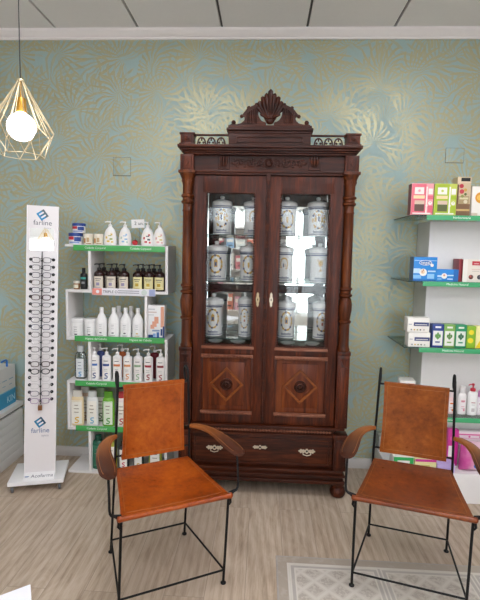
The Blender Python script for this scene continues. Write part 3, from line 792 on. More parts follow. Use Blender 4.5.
# ------------------------------------------------------------------ product builders
def M_(h, r=.4): return plain(h, r, var=.02)
def bottle(name, label, cat, x, y, z, w, h, prof, mats, sy=1.0, group=None, closure='cap', cap=None, capm=None, lab=None, rz=0):
    """prof: body profile (r fraction of w/2, z fraction of h). lab: (z0,z1,half angle, base mat, [(u0,u1,v0,v1,mat)...])"""
    root = thing(name, label, cat, (x, y, z), rz, group)
    R = w/2
    b = MB(); b.lathe([(R*r, h*q) for r, q in prof], seg=28, sy=sy); b.build('bottle_body', mats, root)
    top = prof[-1][1]*h; rn = prof[-1][0]*R
    if closure == 'cap':
        r, hh = cap; b = MB(); b.lathe([(r*R, 0), (r*R*1.03, .002), (r*R, hh*h-.002), (r*R*.85, hh*h)], (0, 0, top), 20, sy=sy if r > .6 else 1)
        b.build('cap', capm, root)
    elif closure == 'pump':
        hh = h-top; b = MB()
        b.lathe([(rn*1.15, 0), (rn*1.2, hh*.08), (rn*1.15, hh*.34), (rn*.55, hh*.4), (rn*.32, hh*.44), (rn*.32, hh*.72), (rn*.6, hh*.74), (rn*.62, hh*.95), (rn*.4, hh)], (0, 0, top), 16)
        b.tube([(0, 0, top+hh*.88), (-.018, -.006, top+hh*.9), (-.031, -.010, top+hh*.84), (-.033, -.011, top+hh*.74)], [.0042, .004, .0034, .003], 8)
        b.build('pump', capm, root)
    if lab:
        z0, z1, A, lm, items = lab; q = MB(); ms = [lm]
        def rad(f):
            for k in range(len(prof)-1):
                if prof[k][1] <= f <= prof[k+1][1]:
                    u = (f-prof[k][1])/max(1e-6, prof[k+1][1]-prof[k][1]); return (prof[k][0]*(1-u)+prof[k+1][0]*u)*R
            return R
        N = 6
        for k in range(N):
            a, c = z0+(z1-z0)*k/N, z0+(z1-z0)*(k+1)/N
            q.arc(rad(a)+.0006, -A, A, a*h, c*h, 0, sy, 8, rad(c)+.0006)
        for it in items:
            u0, u1, v0, v1, m = it
            if m not in ms: ms.append(m)
            a, c = z0+(z1-z0)*v0, z0+(z1-z0)*v1
            q.arc(rad(a)+.0011, A*u0, A*u1, a*h, c*h, ms.index(m), sy, 5, rad(c)+.0011)
        q.build('label', ms, root)
    return root
def print_lines(c, rows=3, v0=.45, v1=.8):
    out = []
    for k in range(rows):
        v = v1-(v1-v0)*k/max(1, rows-1)*1.0; L = random.uniform(.3, .6)
        out.append((-L, L, v-.018, v+.018, c))
    return out
def swirl(c): return [(-.05, .45, .25, .30, c), (-.25, .0, .18, .27, c), (-.1, .3, .14, .19, c), (.2, .42, .07, .16, c), (-.3, .28, .03, .08, c)]
WPL = M_('#eceae8', .35); CREAM = M_('#e6dfca'); AMBER = plain('#2a1512', .15, name='amber_glass'); INK = M_('#3a3a40')
def tub(name, label, cat, x, y, z, w, h, bodym, lidm, items, group=None, lidh=.3):
    root = thing(name, label, cat, (x, y, z), 0, group); R = w/2; hb = h*(1-lidh)
    b = MB(); b.lathe([(R*.93, 0), (R*.96, .003), (R*.96, hb)], seg=28); b.build('tub_body', bodym, root)
    b = MB(); b.lathe([(R, 0), (R, h*lidh-.003), (R*.96, h*lidh)], (0, 0, hb), 28); b.build('lid', lidm, root)
    if items:
        q = MB(); ms = []
        for u0, u1, v0, v1, m in items:
            if m not in ms: ms.append(m)
            q.arc(R*.965+.0008, u0, u1, hb*v0, hb*v1, ms.index(m))
        q.build('label', ms, root)
    return root
def carton(name, label, cat, x, y, z, w, d, h, base, patches=(), discs=(), texts=(), rz=0, group=None, sides=None, parts=None):
    """front face centred at local y=-d/2; patch coords are fractions of w,h measured from the lower left corner"""
    root = thing(name, label, cat, (x, y, z), rz, group)
    ms = [base]; b = MB(); b.box(-w/2, w/2, -d/2, d/2, 0, h, 0, .0008)
    if sides:
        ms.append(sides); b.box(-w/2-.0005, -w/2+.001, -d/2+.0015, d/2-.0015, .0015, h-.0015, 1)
    lay = 0
    for (x0, x1, z0, z1, m) in patches:
        if m not in ms: ms.append(m)
        lay += 1; b.patch(-w/2+w*x0, -w/2+w*x1, h*z0, h*z1, -d/2, ms.index(m), .0003+.00012*lay)
    for (cx, cz, r, m, *asp) in discs:
        if m not in ms: ms.append(m)
        lay += 1; b.disc(-w/2+w*cx, h*cz, w*r, -d/2, ms.index(m), 16, .0004+.00012*lay, w*r*(asp[0] if asp else 1))
    b.build('carton', ms, root)
    for (tx, size, cx, cz, m) in texts:
        lettering(tx, size, -w/2+w*cx, h*cz, -d/2-.0004-.00012*(lay+2), m, root)
    return root

# ------------------------------------------------------------------ left shelf unit
LU = thing('zigzag_shelf_unit', 'white staggered box shelf unit with green price strips, left of the cabinet', 'shelf unit', (-1.035, 3.38, 0))
y0, y1 = -.145, .128; ox = -1.035
levels = [1.665, 1.345, 1.005, .69, .345]
def lx(v): return v-ox
for i, z in enumerate(levels):
    MB().box(lx(-1.398), lx(-.67), y0, y1, z-.018, z, bev=.001).build('shelf_board', WHITE, LU)
MB().box(lx(-1.398), lx(-.67), y0, y1, 0.0005, .020, bev=.001).build('base_board', WHITE, LU)
tiers = [(-1.233, -.67, 1.345, 1.647), (-1.398, -.815, 1.005, 1.327), (-1.240, -.67, .69, .987), (-1.398, -.815, .345, .672), (-1.245, -.67, .02, .327)]
for xa, xb, z0, z1 in tiers:
    for xx in (xa, xb-.018):
        q = MB(); q.box(lx(xx), lx(xx+.018), y0, y1, z0, z1, 0, .001)
        if xx > -.8: q.box(lx(xx+.0175), lx(xx+.0188), y0+.002, y1, z0, z1, 1)
        q.build('side_panel', [WHITE, WHITESIDE], LU)
for k, (z, tx) in enumerate(((1.660, 'Cuidado Corporal'), (1.019, 'Higiene del Cabello'), (.694, 'Cuidado Corporal'), (.361, 'Cuidado Corporal'))):
    st = MB().box(lx(-1.335), lx(-.690), y0-.006, y0-.001, z-.040, z, bev=.0008).build('price_strip', GREEN, LU)
    lettering(tx, .020, lx(-1.18), z-.019, y0-.0065, SIGNW, st)
    if k < 2: lettering(tx, .020, lx(-.86), z-.019, y0-.0065, SIGNW, st)
b = MB(); b.box(lx(-1.205), lx(-.755), y0-.006, y0-.001, 1.312, 1.362, 0, .0008)
b.patch(lx(-1.203), lx(-1.135), 1.314, 1.36, y0-.006, 1); b.disc(lx(-1.165), 1.337, .012, y0-.0065, 0); b.disc(lx(-.835), 1.337, .02, y0-.006, 2, 20)
b.patch(lx(-.80), lx(-.758), 1.314, 1.36, y0-.006, 3)
for k in range(2): b.patch(lx(-1.02), lx(-.87), 1.343-k*.014, 1.349-k*.014, y0-.006, 4)
st = b.build('brand_strip', [M_('#dedce0'), M_('#e08a7c'), M_('#c3cdc4'), M_('#9aa3c8'), M_('#8d8b93')], LU)
lettering('TRIPLE O', .026, lx(-1.075), 1.337, y0-.0068, INK, st)

YP = 3.285
# top row
RED, NAVY = M_('#c5303c'), M_('#27438c')
for (x, z, dx, lb) in ((-1.347, 1.6655, 0, 'lower of two stacked blue and white tubs with red stripe, on the top shelf'), (-1.322, 1.7455, 0, 'upper of two stacked blue and white tubs with red stripe, on the top shelf')):
    tub('cream_tub', lb, 'tub', x, YP+.02, z, .098 if z < 1.7 else .092, .078 if z < 1.7 else .066, WPL, NAVY, [(-1.2, .1, .55, .95, RED), (.15, 1.2, .35, .9, NAVY), (-.7, .9, .1, .3, M_('#8fa4cf'))], 'stacked blue and white tubs')
for x, lb in ((-1.252, 'small cream tub with tan print beside the red and blue tubs'), (-1.179, 'small cream tub with tan print beside the floral pump bottle')):
    tub('small_tub', lb, 'tub', x, YP+.01, 1.6655, .07, .074, CREAM, M_('#e2d9c8'), [(-.8, -.2, .2, .8, M_('#c08a55')), (.0, .5, .3, .9, M_('#b99a6b')), (-.1, .9, .05, .15, M_('#a06a3c'))], 'small cream tubs on the top shelf')
TAPER = [(.8, 0), (.97, .01), (1.04, .08), (1.02, .3), (.92, .48), (.7, .64), (.38, .74), (.26, .78)]
Y_, B_, R2, PK = M_('#d9b84c'), M_('#8fb6d6'), M_('#c43a42'), M_('#dba9a3')
for x, lb, cs in ((-1.097, 'white pump bottle with yellow floral print on the top shelf', (Y_, M_('#9fae63'), Y_)), (-.991, 'white pump bottle with pale blue print on the top shelf', (B_, B_, M_('#b8c9c0'))),
                  (-.829, 'white pump bottle with red flower print on the top shelf', (R2, M_('#4b4b55'), R2)), (-.743, 'white pump bottle with soft pink print, rightmost on the top shelf', (PK, M_('#d6c07d'), PK))):
    it = [(-.5, .1, .1, .25, cs[0]), (.1, .7, .3, .45, cs[1]), (-.2, .5, .62, .7, cs[1]), (-.8, -.4, .4, .6, cs[2]), (.4, .8, .05, .2, cs[2]), (.3, .7, .7, .85, cs[0])]
    bottle('pump_bottle', lb, 'bottle', x, YP+.02, 1.6655, .088, .165, TAPER, WPL, .62, 'white pump bottles on the top shelf', 'pump', capm=WPL, lab=(.06, .55, .75, M_('#efe9e0'), it))
b = MB(); b.ball((0, 0, .018), .021, sz=.92, seg=16); b.tube([(0, 0, .034), (.003, 0, .045)], .0015, 6, 1)
o = b.build('red_apple', [M_('#b3222b', .25), M_('#4d3520')], loc=(-.912, YP-.01, 1.6655)); o['label'] = 'small red apple-shaped balm between the pump bottles on the top shelf'; o['category'] = 'balm'
r = thing('price_card', 'white handwritten offer card on a stand above the top shelf bottles', 'sign', (-.906, YP+.075, 1.6655))
MB().box(-.047, .047, -.001, .001, .125, .185, M=Matrix.Rotation(math.radians(-3), 4, 'Y')).build('card', WPL, r)
MB().tube([(0, .002, .002), (0, .002, .17)], .0018, 6).build('holder', CHROME, r); MB().lathe([(.014, 0), (.014, .003)], seg=14).build('holder_foot', CHROME, r)
lettering('2 un.', .034, 0, .156, -.0016, INK, r)
# second row
b = tub('amber_jar', 'small amber balm jar at the left end of the second shelf', 'jar', -1.345, YP+.02, 1.3455, .045, .058, plain('#a06a3a', .2), M_('#d8d2c4'), [(-.9, .9, .2, .8, CREAM)])
bottle('lotion_bottle', 'black bottle with turquoise band outside the second shelf box', 'bottle', -1.292, YP+.02, 1.3455, .052, .152, [(.9, 0), (1, .02), (1, .68), (.8, .74), (.4, .76)], BLACK, .7, None, 'cap', (.45, .24), BLACK, (.1, .62, .9, BLACK, [(-.9, .9, .72, .9, M_('#3fa596')), (-.5, .5, .3, .5, M_('#8a8a8a'))]))
SOAP = [(.92, 0), (1, .02), (1, .6), (.9, .66), (.5, .72), (.34, .74)]
for k, (x, y) in enumerate([(-1.171, YP), (-1.081, YP), (-.992, YP), (-.892, YP), (-.813, YP), (-.737, YP), (-1.172, YP+.1), (-1.078, YP+.1), (-.883, YP+.1), (-.803, YP+.1)]):
    yel = x > -.95
    pos = {0: 'front row leftmost, second shelf', 1: 'front row second from left, second shelf', 2: 'front row third from left, second shelf', 3: 'front row third from right, second shelf', 4: 'front row second from right, second shelf', 5: 'front row rightmost, second shelf',
           6: 'rear row leftmost, second shelf', 7: 'rear row second from left, second shelf', 8: 'rear row third, second shelf', 9: 'rear row rightmost, second shelf'}[k]
    lm = M_('#dfd69f') if yel else M_('#d8cdbb'); ac = M_('#b79a2f') if yel else M_('#8b82a0')
    bottle('soap_pump_bottle', 'amber pump bottle, %s label, %s' % ('pale yellow' if yel else 'beige', pos), 'bottle', x, y, 1.3455, .076, .188, SOAP, AMBER, 1, 'amber pump bottles on the second shelf', 'pump', capm=BLACK,
           lab=(.06, .52, 1.0, lm, [(-.6, .6, .76, .82, INK), (-.4, .4, .62, .66, INK), (-.3, .3, .25, .5, ac), (-.5, .5, .08, .12, ac)]))
# third row
for x, lb in ((-1.345, 'wide white jar at the left end of the third shelf'), (-1.248, 'wide white jar next to the white bottles on the third shelf')):
    tub('mask_jar', lb, 'jar', x, YP+.03, 1.0055, .094, .128, WPL, M_('#e2e0de'), [(-.3, .3, .68, .72, M_('#a9a9a9')), (-.25, .25, .5, .54, M_('#a9a9a9')), (-.3, .3, .36, .4, M_('#b9b9b9')), (-.15, .25, .12, .2, INK), (-.25, -.18, .15, .6, M_('#bbb'.replace('bbb', 'b5b5b5')))], 'wide white jars on the third shelf', .24)
SH = [(.92, 0), (1, .015), (1, .52), (.95, .6), (.6, .74), (.38, .8), (.34, .86)]
for k, (x, y, c) in enumerate([(-1.157, YP, '#3a3a40'), (-1.069, YP, '#3a3a40'), (-.983, YP, '#3a3a40'), (-.894, YP, '#d8b23c'), (-1.068, YP+.11, '#3a3a40'), (-.975, YP+.11, '#3a3a40')]):
    lb = ['plain white bottle beside the wide white jars, third shelf', 'plain white bottle with dark mark, second of the front four on the third shelf', 'plain white bottle with dark mark, third of the front four on the third shelf', 'white bottle with yellow mark next to the foot care box', 'left of the two white bottles in the rear row, third shelf', 'right of the two white bottles in the rear row, third shelf'][k]
    ac = M_(c); bottle('shampoo_bottle', lb, 'bottle', x, y, 1.0055, .079, .215, SH, WPL, .8, 'white bottles on the third shelf', 'cap', (.36, .14), WPL,
           (.06, .5, .7, M_('#e4e2e0'), [(-.4, .4, .82, .85, M_('#999999')), (-.3, .3, .7, .73, M_('#aaaaaa')), (-.35, .35, .55, .58, M_('#aaaaaa')), (-.25, .3, .2, .28, ac), (-.6, .6, .02, .05, ac)]))
SK, NV = M_('#e0a184'), M_('#1d3b73')
carton('foot_care_box', 'white carton with peach foot picture and navy base, right end of third shelf', 'box', -.762, YP+.02, 1.0055, .125, .07, .24, WPL,
       [(.08, .45, .86, .9, M_('#c9c9c9')), (.08, .55, .78, .81, M_('#c9b4a8')), (.08, .4, .70, .73, M_('#cccccc')), (.78, .97, .35, .96, SK), (.3, .55, .36, .52, SK), (.42, .66, .46, .66, SK), (.2, .42, .30, .42, SK),
        (.0, 1, 0, .05, NV), (.0, .35, .05, .12, NV), (.55, .7, .05, .2, M_('#3c6aa8')), (.78, .88, .1, .3, NV), (.9, 1, .05, .38, NV), (.35, .5, .05, .16, M_('#86a7cf')), (.3, .72, .22, .27, M_('#8a9ab8'))])
# fourth row
CLR = [(.8, 0), (1, .03), (1, .62), (.85, .74), (.55, .8)]
bottle('micellar_bottle', 'clear bottle with blue swirl outside the fourth shelf box', 'bottle', -1.322, YP+.02, .6905, .086, .25, CLR, CLEARPLASTIC, .6, None, 'cap', (.55, .18), M_('#d2d8d8'),
       (.06, .6, .7, M_('#dfe3e4'), print_lines(M_('#8795a5'))+swirl(M_('#3f8ec4'))))
PB = [(.92, 0), (1, .015), (1, .70), (.93, .74), (.5, .77), (.34, .79)]
cols = [('#3d6bb0', 'blue'), ('#2e4a8c', 'dark blue'), ('#d27a4a', 'orange'), ('#d9935f', 'light orange'), ('#8fae86', 'pale green'), ('#a3303c', 'dark red'), ('#8e2a35', 'maroon')]
for k, x in enumerate((-1.210, -1.123, -1.044, -.968, -.893, -.817, -.728)):
    c = M_(cols[k][0]); bottle('gel_pump_bottle', 'white pump bottle with %s band on the fourth shelf, front row' % cols[k][1], 'bottle', x, YP, .6905, .066, .238, PB, WPL, .75, 'white pump bottles on the fourth shelf', 'pump', capm=WPL,
        lab=(.04, .7, .95, M_('#ebe7e2'), [(-.8, .8, .62, .72, c)]+[(-.5, .5, .84, .87, INK)]+[(-.4, .4, .46, .48, M_('#999999')), (-.4, .4, .38, .4, M_('#aaaaaa'))]+swirl(c if k not in (0,) else NV)))
for k, (x, c, nm) in enumerate(((-1.205, '#44538c', 'indigo'), (-1.040, '#c96a35', 'rust orange'), (-.795, '#7c2530', 'wine red'))):
    c = M_(c); bottle('gel_pump_bottle', 'white pump bottle with %s label standing behind the front row, fourth shelf' % nm, 'bottle', x, YP+.1, .6905, .066, .245, PB, c, .75, 'white pump bottles on the fourth shelf', 'pump', capm=WPL)
# fifth row
WID = [(.85, 0), (1, .02), (1, .70), (.93, .78), (.75, .82)]
for k, (x, y, bm, cm, ac, lb) in enumerate((( -1.343, YP, '#e3cfa5', '#d9d5cb', '#dcae2b', 'cream shower gel with yellow swirl, left end of the fifth shelf'),
        (-1.231, YP, '#e2e2df', '#cfd3cf', '#6aa9c9', 'white shower gel with blue swirl on the fifth shelf'),
        (-1.112, YP, '#6bab2d', '#5a9a2b', '#4e9a2c', 'bright green shower gel on the fifth shelf behind the chair upright'),
        (-1.015, YP, '#e6d8d4', '#b03a3f', '#b8333c', 'white shower gel with red label beside the green one'),
        (-1.325, YP+.1, '#cfae94', '#d9d5cb', '#b9906a', 'tan shower gel in the rear row between cream and white ones'),
        (-1.205, YP+.1, '#7f9a6e', '#8fa581', '#5c7a4d', 'sage green shower gel in the rear row of the fifth shelf'))):
    bottle('shower_gel_bottle', lb, 'bottle', x, y, .3455, .098 if k == 0 else .088, .262, WID, M_(bm, .25), .5, 'shower gels on the fifth shelf', 'cap', (.72, .17), M_(cm, .25),
           (.06, .72, .85, M_('#eae6da' if k != 2 else '#e3ecd6'), print_lines(M_('#9a8f7a'), 3, .5, .8)+swirl(M_(ac))))
# bottom row
for k, (x, bm, cm, ac, w, h, lb) in enumerate(((-1.190, '#1f5c46', '#174a39', '#3f8e6c', .095, .26, 'dark green bottle at the left end of the bottom shelf'),
        (-1.088, '#a9aa3c', '#8c8f2c', '#d2cf6b', .075, .25, 'olive yellow bottle on the bottom shelf behind the chair arm'),
        (-1.000, '#2a2a2c', '#1c1c1e', '#c2384e', .08, .22, 'black bottle with white label and red swirl on the bottom shelf'),
        (-.89, '#26302c', '#1c1c1e', '#d0a83c', .08, .22, 'black bottle with white label and ochre swirl on the bottom shelf'),
        (-.765, '#8d9131', '#6d7024', '#8fa545', .1, .23, 'olive bottle with white label at the right end of the bottom shelf'))):
    bottle('bath_oil_bottle', lb, 'bottle', x, YP, .0205, w, h, WID, M_(bm, .2), .55, 'bottles on the bottom shelf', 'cap', (.5, .16), M_(cm, .25),
           (.1, .7, .75, M_('#e9e6df') if k else M_('#2c6e55'), print_lines(M_('#8b8577'), 2, .6, .8)+swirl(M_(ac))))

# ------------------------------------------------------------------ right shelf unit
RU = thing('glass_shelf_unit', 'white wall shelving with glass shelves and green strips, right of the cabinet', 'shelf unit', (1.45, 3.3, 0))
rx = 1.45
b = MB(); b.box(1.105-rx, 2.1-rx, -.045, .215, .21, 1.865, 0, .001); b.box(1.1035-rx, 1.105-rx, -.043, .215, .21, 1.865, 1); b.build('back_panel', [plain('#dfdcda', .4, var=.02, name='light_panel'), WHITESIDE], RU)
b = MB(); b.box(.865-rx, 2.1-rx, -.25, .205, .0005, .205, 0, .002); b.build('plinth', WHITE, RU)
RL = [1.893, 1.470, 1.036, .572]
RT = ['Herboristería', 'Medicina Natural', 'Medicina Natural', 'Higiene']
for z, tx in zip(RL, RT):
    b = MB(); poly = [(.93-rx, -.205), (2.1-rx, -.205), (2.1-rx, -.048), (1.098-rx, -.048), (1.098-rx, .214), (.93-rx, .214)]
    b.prism(poly, z-.008, z, plane='XY')
    b.box(.9285-rx, .93-rx, -.205, .214, z-.008, z, 1); b.box(.93-rx, 1.035-rx, -.2065, -.205, z-.008, z, 1)
    b.build('glass_shelf', [SHELFGLASS, GLASSEDGE], RU)
    st = MB().box(1.022-rx, 2.1-rx, -.214, -.208, z-.032, z-.001, bev=.0008).build('price_strip', GREEN2, RU)
    lettering(tx, .020, 1.24-rx, z-.016, -.2145, SIGNW, st)
YR = 3.145
PINK, PINK2, LIME, LIME2, PALE, BRN = M_('#e2687a'), M_('#eda0a6'), M_('#a9bf2c'), M_('#c6cf5e'), M_('#f0ece4'), M_('#5e4338')
for nm, x, c1, c2, lb in (('scent_box', .995, PINK, PINK2, 'pink room fragrance carton at the left end of the top right shelf'), ('scent_box', 1.139, LIME, LIME2, 'lime green room fragrance carton beside the pink one')):
    carton(nm, lb, 'box', x, YR, 1.8935, .139, .07, .198, c2, [(.02, .66, .02, .98, c1), (.14, .56, .66, .88, PALE), (.10, .60, .52, .62, M_('#f2d9a8')), (.16, .6, .12, .46, BRN if x < 1.1 else M_('#5c6136')), (.16, .6, .34, .46, M_('#dcbfa8')),
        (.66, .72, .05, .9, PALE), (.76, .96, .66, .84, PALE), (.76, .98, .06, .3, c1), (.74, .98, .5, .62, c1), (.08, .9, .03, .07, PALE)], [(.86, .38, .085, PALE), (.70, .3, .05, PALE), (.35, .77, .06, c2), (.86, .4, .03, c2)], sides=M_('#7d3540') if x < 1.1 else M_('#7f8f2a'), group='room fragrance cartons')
carton('herbal_tea_box', 'brown carton with berries and herbs picture and black tab', 'box', 1.256, YR+.02, 1.8935, .085, .09, .245, M_('#cdb795'), [(.0, 1, .84, .98, M_('#d9c3a4')), (.25, .92, .88, .97, BLACK), (0, 1, .0, .3, M_('#7c5a3c')), (0, 1, .12, .17, M_('#caa86a')), (.1, .9, .3, .5, M_('#a8926a')), (.2, .85, .42, .47, M_('#d6cfa6')), (0, .12, .3, .8, M_('#6a4a30'))],
       [(.3, .76, .16, M_('#b82f3c')), (.34, .62, .17, M_('#c43f4c')), (.6, .66, .12, M_('#c9a04e')), (.62, .55, .1, M_('#5f6b35')), (.4, .5, .11, M_('#8a8f50')), (.65, .36, .14, M_('#d8cdb0'))])
carton('supplement_box', 'white carton with orange pumpkin picture, right edge of the top shelf', 'box', 1.372, YR, 1.8935, .13, .06, .185, M_('#ece6dc'), [(.0, .3, .0, .1, M_('#d8c8b0')), (.6, .9, .1, .35, M_('#c9c4c0')), (.5, 1, .8, .83, M_('#d8a04a'))], [(.42, .62, .27, M_('#e09a2c')), (.36, .62, .13, M_('#eebc58')), (.8, .6, .2, M_('#e6a53c'))])
BL, BLD, LB = M_('#1f86d6'), M_('#1467b4'), M_('#bcdcf2')
carton('bandage_box', 'large bright blue carton with white oval logo on the second right shelf', 'box', 1.037, YR, 1.4705, .148, .085, .155, BL, [(.02, .98, .84, .86, LB), (.0, .3, .32, .52, LB), (.0, .34, .10, .25, M_('#7fb9e6')), (.62, .95, .38, .44, LB), (.6, .9, .1, .3, M_('#8cc3ea')), (.0, 1, .0, .06, BLD)],
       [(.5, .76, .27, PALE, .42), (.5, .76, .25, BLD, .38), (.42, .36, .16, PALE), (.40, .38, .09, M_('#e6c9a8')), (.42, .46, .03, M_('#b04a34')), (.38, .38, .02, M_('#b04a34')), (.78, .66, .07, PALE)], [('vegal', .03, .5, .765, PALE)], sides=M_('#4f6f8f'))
carton('bandage_box', 'small bright blue carton with picture beside the large blue carton', 'box', 1.184, YR, 1.4705, .140, .06, .078, BL, [(.05, .28, .35, .5, LB), (.5, .95, .45, .55, LB), (.05, .25, .12, .25, M_('#7fb9e6')), (.78, 1, 0, 1, BLD), (.5, .75, .15, .25, LB)], [(.36, .45, .13, PALE), (.36, .5, .05, M_('#d79a7c'))])
carton('capsule_box', 'cream carton with red label and two fruit pictures on the second right shelf', 'box', 1.352, YR, 1.4705, .148, .07, .146, M_('#e6dcd0'), [(.0, .2, .0, 1, M_('#efe9e0')), (.38, .72, .74, .92, M_('#c2303f')), (.45, .66, .8, .82, PALE), (.38, .72, .55, .57, M_('#d8a8a0')), (.4, .7, .47, .49, M_('#bbb0a6'.replace('bbb0a6', 'b5aca2')))],
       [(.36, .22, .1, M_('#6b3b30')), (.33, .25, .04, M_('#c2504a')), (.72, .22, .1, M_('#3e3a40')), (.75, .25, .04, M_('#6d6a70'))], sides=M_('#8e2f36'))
carton('tea_carton', 'dark red carton end beside the cream carton, second right shelf', 'box', 1.267, YR+.03, 1.4705, .018, .1, .148, M_('#8e2f36'))
for z, lb in ((1.0365, 'lower of two stacked white cartons with navy label, third right shelf'), (1.1325, 'upper of two stacked white cartons with navy label, third right shelf')):
    carton('spray_box', lb, 'box', 1.026 if z < 1.1 else 1.018, YR if z < 1.1 else YR+.006, z+(.0015 if z > 1.1 else 0), .140, .08, .0945, PALE, [(.05, .2, .5, .56, M_('#a9a9b4')), (.28, .98, .42, .68, M_('#3c4677')), (.34, .9, .5, .54, PALE)],
           [(.18, .16, .035, M_('#7d8288')), (.32, .16, .035, M_('#d3a829')), (.46, .16, .035, M_('#9a9a55')), (.6, .16, .035, M_('#4b4b52')), (.76, .16, .035, M_('#b5b0a5'))], group='stacked white cartons')
for x, w, h, c1, c2, c3, lb in ((1.146, .073, .152, '#27408c', '#e9e9e4', '#5f9a4a', 'dark blue carton with green plant picture on the third right shelf'), (1.221, .070, .152, '#7fae55', '#e9e9e0', '#5f8a45', 'pale green carton with plant picture beside the dark blue one'),
                            (1.294, .070, .152, '#1f8f5f', '#dfe6da', '#2d6b45', 'teal green carton between the plant cartons and the lime box'), (1.360, .056, .145, '#8cb82b', '#c7d63d', '#f0d928', 'lime green carton with yellow lemons on the third right shelf')):
    A_, B2, C2 = M_(c1), M_(c2), M_(c3)
    lem = 'lemons' in lb
    carton('herbal_box', lb, 'box', x, YR-.005, 1.0365, w, .06, h, A_, [] if lem else [(.08, .92, .08, .72, B2), (.25, .75, .84, .92, B2), (.3, .7, .2, .26, A_), (.47, .51, .33, .45, C2)],
           [(.5, .72, .3, C2), (.45, .35, .32, C2)] if lem else [(.34, .5, .09, C2, 1.8), (.5, .56, .09, C2, 2.2), (.67, .5, .09, C2, 1.8), (.5, .42, .13, C2)], group='herbal cartons on the third right shelf')
r = thing('lozenge_box', 'yellow wedge fronted carton at the right edge of the third right shelf', 'box', (1.43, YR, 1.0365))
b = MB(); b.box(-.038, .038, -.03, .03, 0, .145, 0, .001); b.prism([(-.037, .002), (.037, .002), (.037, .14)], -.031, -.0302, 1); b.disc(.012, .03, .011, -.0312, 2); b.build('carton', [M_('#f3e9a0'), M_('#f2d51c'), NAVY], r)
# fourth right shelf
carton('small_carton', 'white carton with red corner at the left end of the fourth right shelf', 'box', .995, YR+.08, .5725, .10, .12, .215, PALE, [(.5, .95, .8, .93, M_('#d0564f'))], rz=math.radians(-8))
for x, w, h, bm, cm, ac, lb in ((1.285, .045, .155, '#e7c3c4', '#e8d6d6', '#e0762e', 'slim pink bottle with orange mark on the fourth right shelf'), (1.358, .058, .195, '#ece8e6', '#e8e4e2', '#d58f9c', 'white bottle with pink print next to the red collared pump'), (1.478, .06, .165, '#e7dbe3', '#d287bd', '#cf8fb8', 'white bottle with violet cap at the right edge, fourth right shelf')):
    bottle('lotion_bottle', lb, 'bottle', x, YR+.03, .5725, w, h, [(.9, 0), (1, .02), (1, .6), (.85, .68), (.5, .74)], M_(bm), .6, 'intimate care bottles on the fourth right shelf', 'cap', (.55, .24), M_(cm),
           (.08, .55, .7, M_('#efe6e6'), [(-.6, .6, .75, .9, M_(ac)), (-.5, .5, .4, .44, M_(ac)), (-.4, .4, .25, .28, M_('#a9a0a2')), (.1, .7, .08, .3, M_(ac))]))
bottle('pump_bottle', 'white pump bottle with red collar on the fourth right shelf', 'bottle', 1.420, YR+.02, .5725, .064, .215, [(.9, 0), (1, .02), (1, .66), (.85, .72), (.45, .76)], WPL, .65, None, 'pump', capm=M_('#c2273c'),
       lab=(.06, .62, .8, M_('#f0eeec'), [(-.5, .5, .6, .64, M_('#a83040')), (-.4, .4, .48, .51, M_('#b9b9b9')), (-.4, .4, .1, .3, M_('#c9c0c0'))]))
# on the plinth
carton('grey_carton', 'small grey carton at the left end of the low plinth', 'box', .915, 3.43, .2055, .085, .09, .10, M_('#a3a59f'))
MAG, PKL, LAV = M_('#cf2f92'), M_('#dd5fa0'), M_('#b9a3d6')
carton('pads_pack', 'green and white pack on the low plinth behind the right chair', 'pack', .963, 3.13, .2055, .135, .1, .088, PALE, [(.02, .98, .15, .95, M_('#2fae5a')), (.2, .8, .5, .7, PALE), (.1, .9, .2, .3, M_('#8fd8a6'))])
carton('pads_pack', 'pale yellow and magenta pack on the low plinth behind the right chair', 'pack', 1.105, 3.12, .2055, .138, .1, .08, M_('#e6e0a0'), [(0, 1, .78, 1, MAG), (.3, .7, .35, .5, M_('#c7b95a'))])
carton('pads_pack', 'lavender pack on the low plinth behind the right chair', 'pack', 1.235, 3.11, .2055, .112, .1, .058, LAV, [(.1, .9, .3, .5, M_('#a58fc9'))])
carton('pads_bag', 'tall narrow magenta pack standing behind the lavender one', 'pack', 1.315, 3.19, .2055, .07, .04, .255, MAG, [(.1, .5, .25, .55, PALE), (.2, .8, .7, .8, PKL)])
r = thing('pads_bag', 'large pink soft pack with blue round seal on the low plinth', 'pack', (1.435, 3.12, .2055))
b = MB(); NX, NZ = 12, 10; V = []; F = []
for sgn in (-1, 1):
    for j in range(NZ+1):
        for i in range(NX+1):
            u, w = i/NX*2-1, j/NZ*2-1; bul = (1-u**4)*(1-w**4)
            V.append((u*.09*(1-.03*w), sgn*(.006+.045*bul**.5), (w+1)/2*.195))
Wd = NX+1; B = Wd*(NZ+1)
for j in range(NZ):
    for i in range(NX): a = j*Wd+i; F.append((a, a+1, a+Wd+1, a+Wd)); F.append((B+a, B+a+Wd, B+a+Wd+1, B+a+1))
for i in range(NX): F.append((i, B+i, B+i+1, i+1)); a = NZ*Wd+i; F.append((a, a+1, B+a+1, B+a))
for j in range(NZ): a = j*Wd; F.append((a, a+Wd, B+a+Wd, B+a)); a += NX; F.append((a, B+a, B+a+Wd, a+Wd))
b._add(V, F)
mb = bpy.data.materials.new('pink_film_print'); t = NT(mb); o_ = t.obj(); sp = t.n('ShaderNodeSeparateXYZ'); t.l(o_, sp.inputs[0])
t.bsdf(t.mix(t.step(t.m('ADD', sp.outputs[0], t.m('MULTIPLY', t.noise(o_, 12), .12)), -.02, .07), lin('#d0509c'), lin('#ecc3d4')), .3)
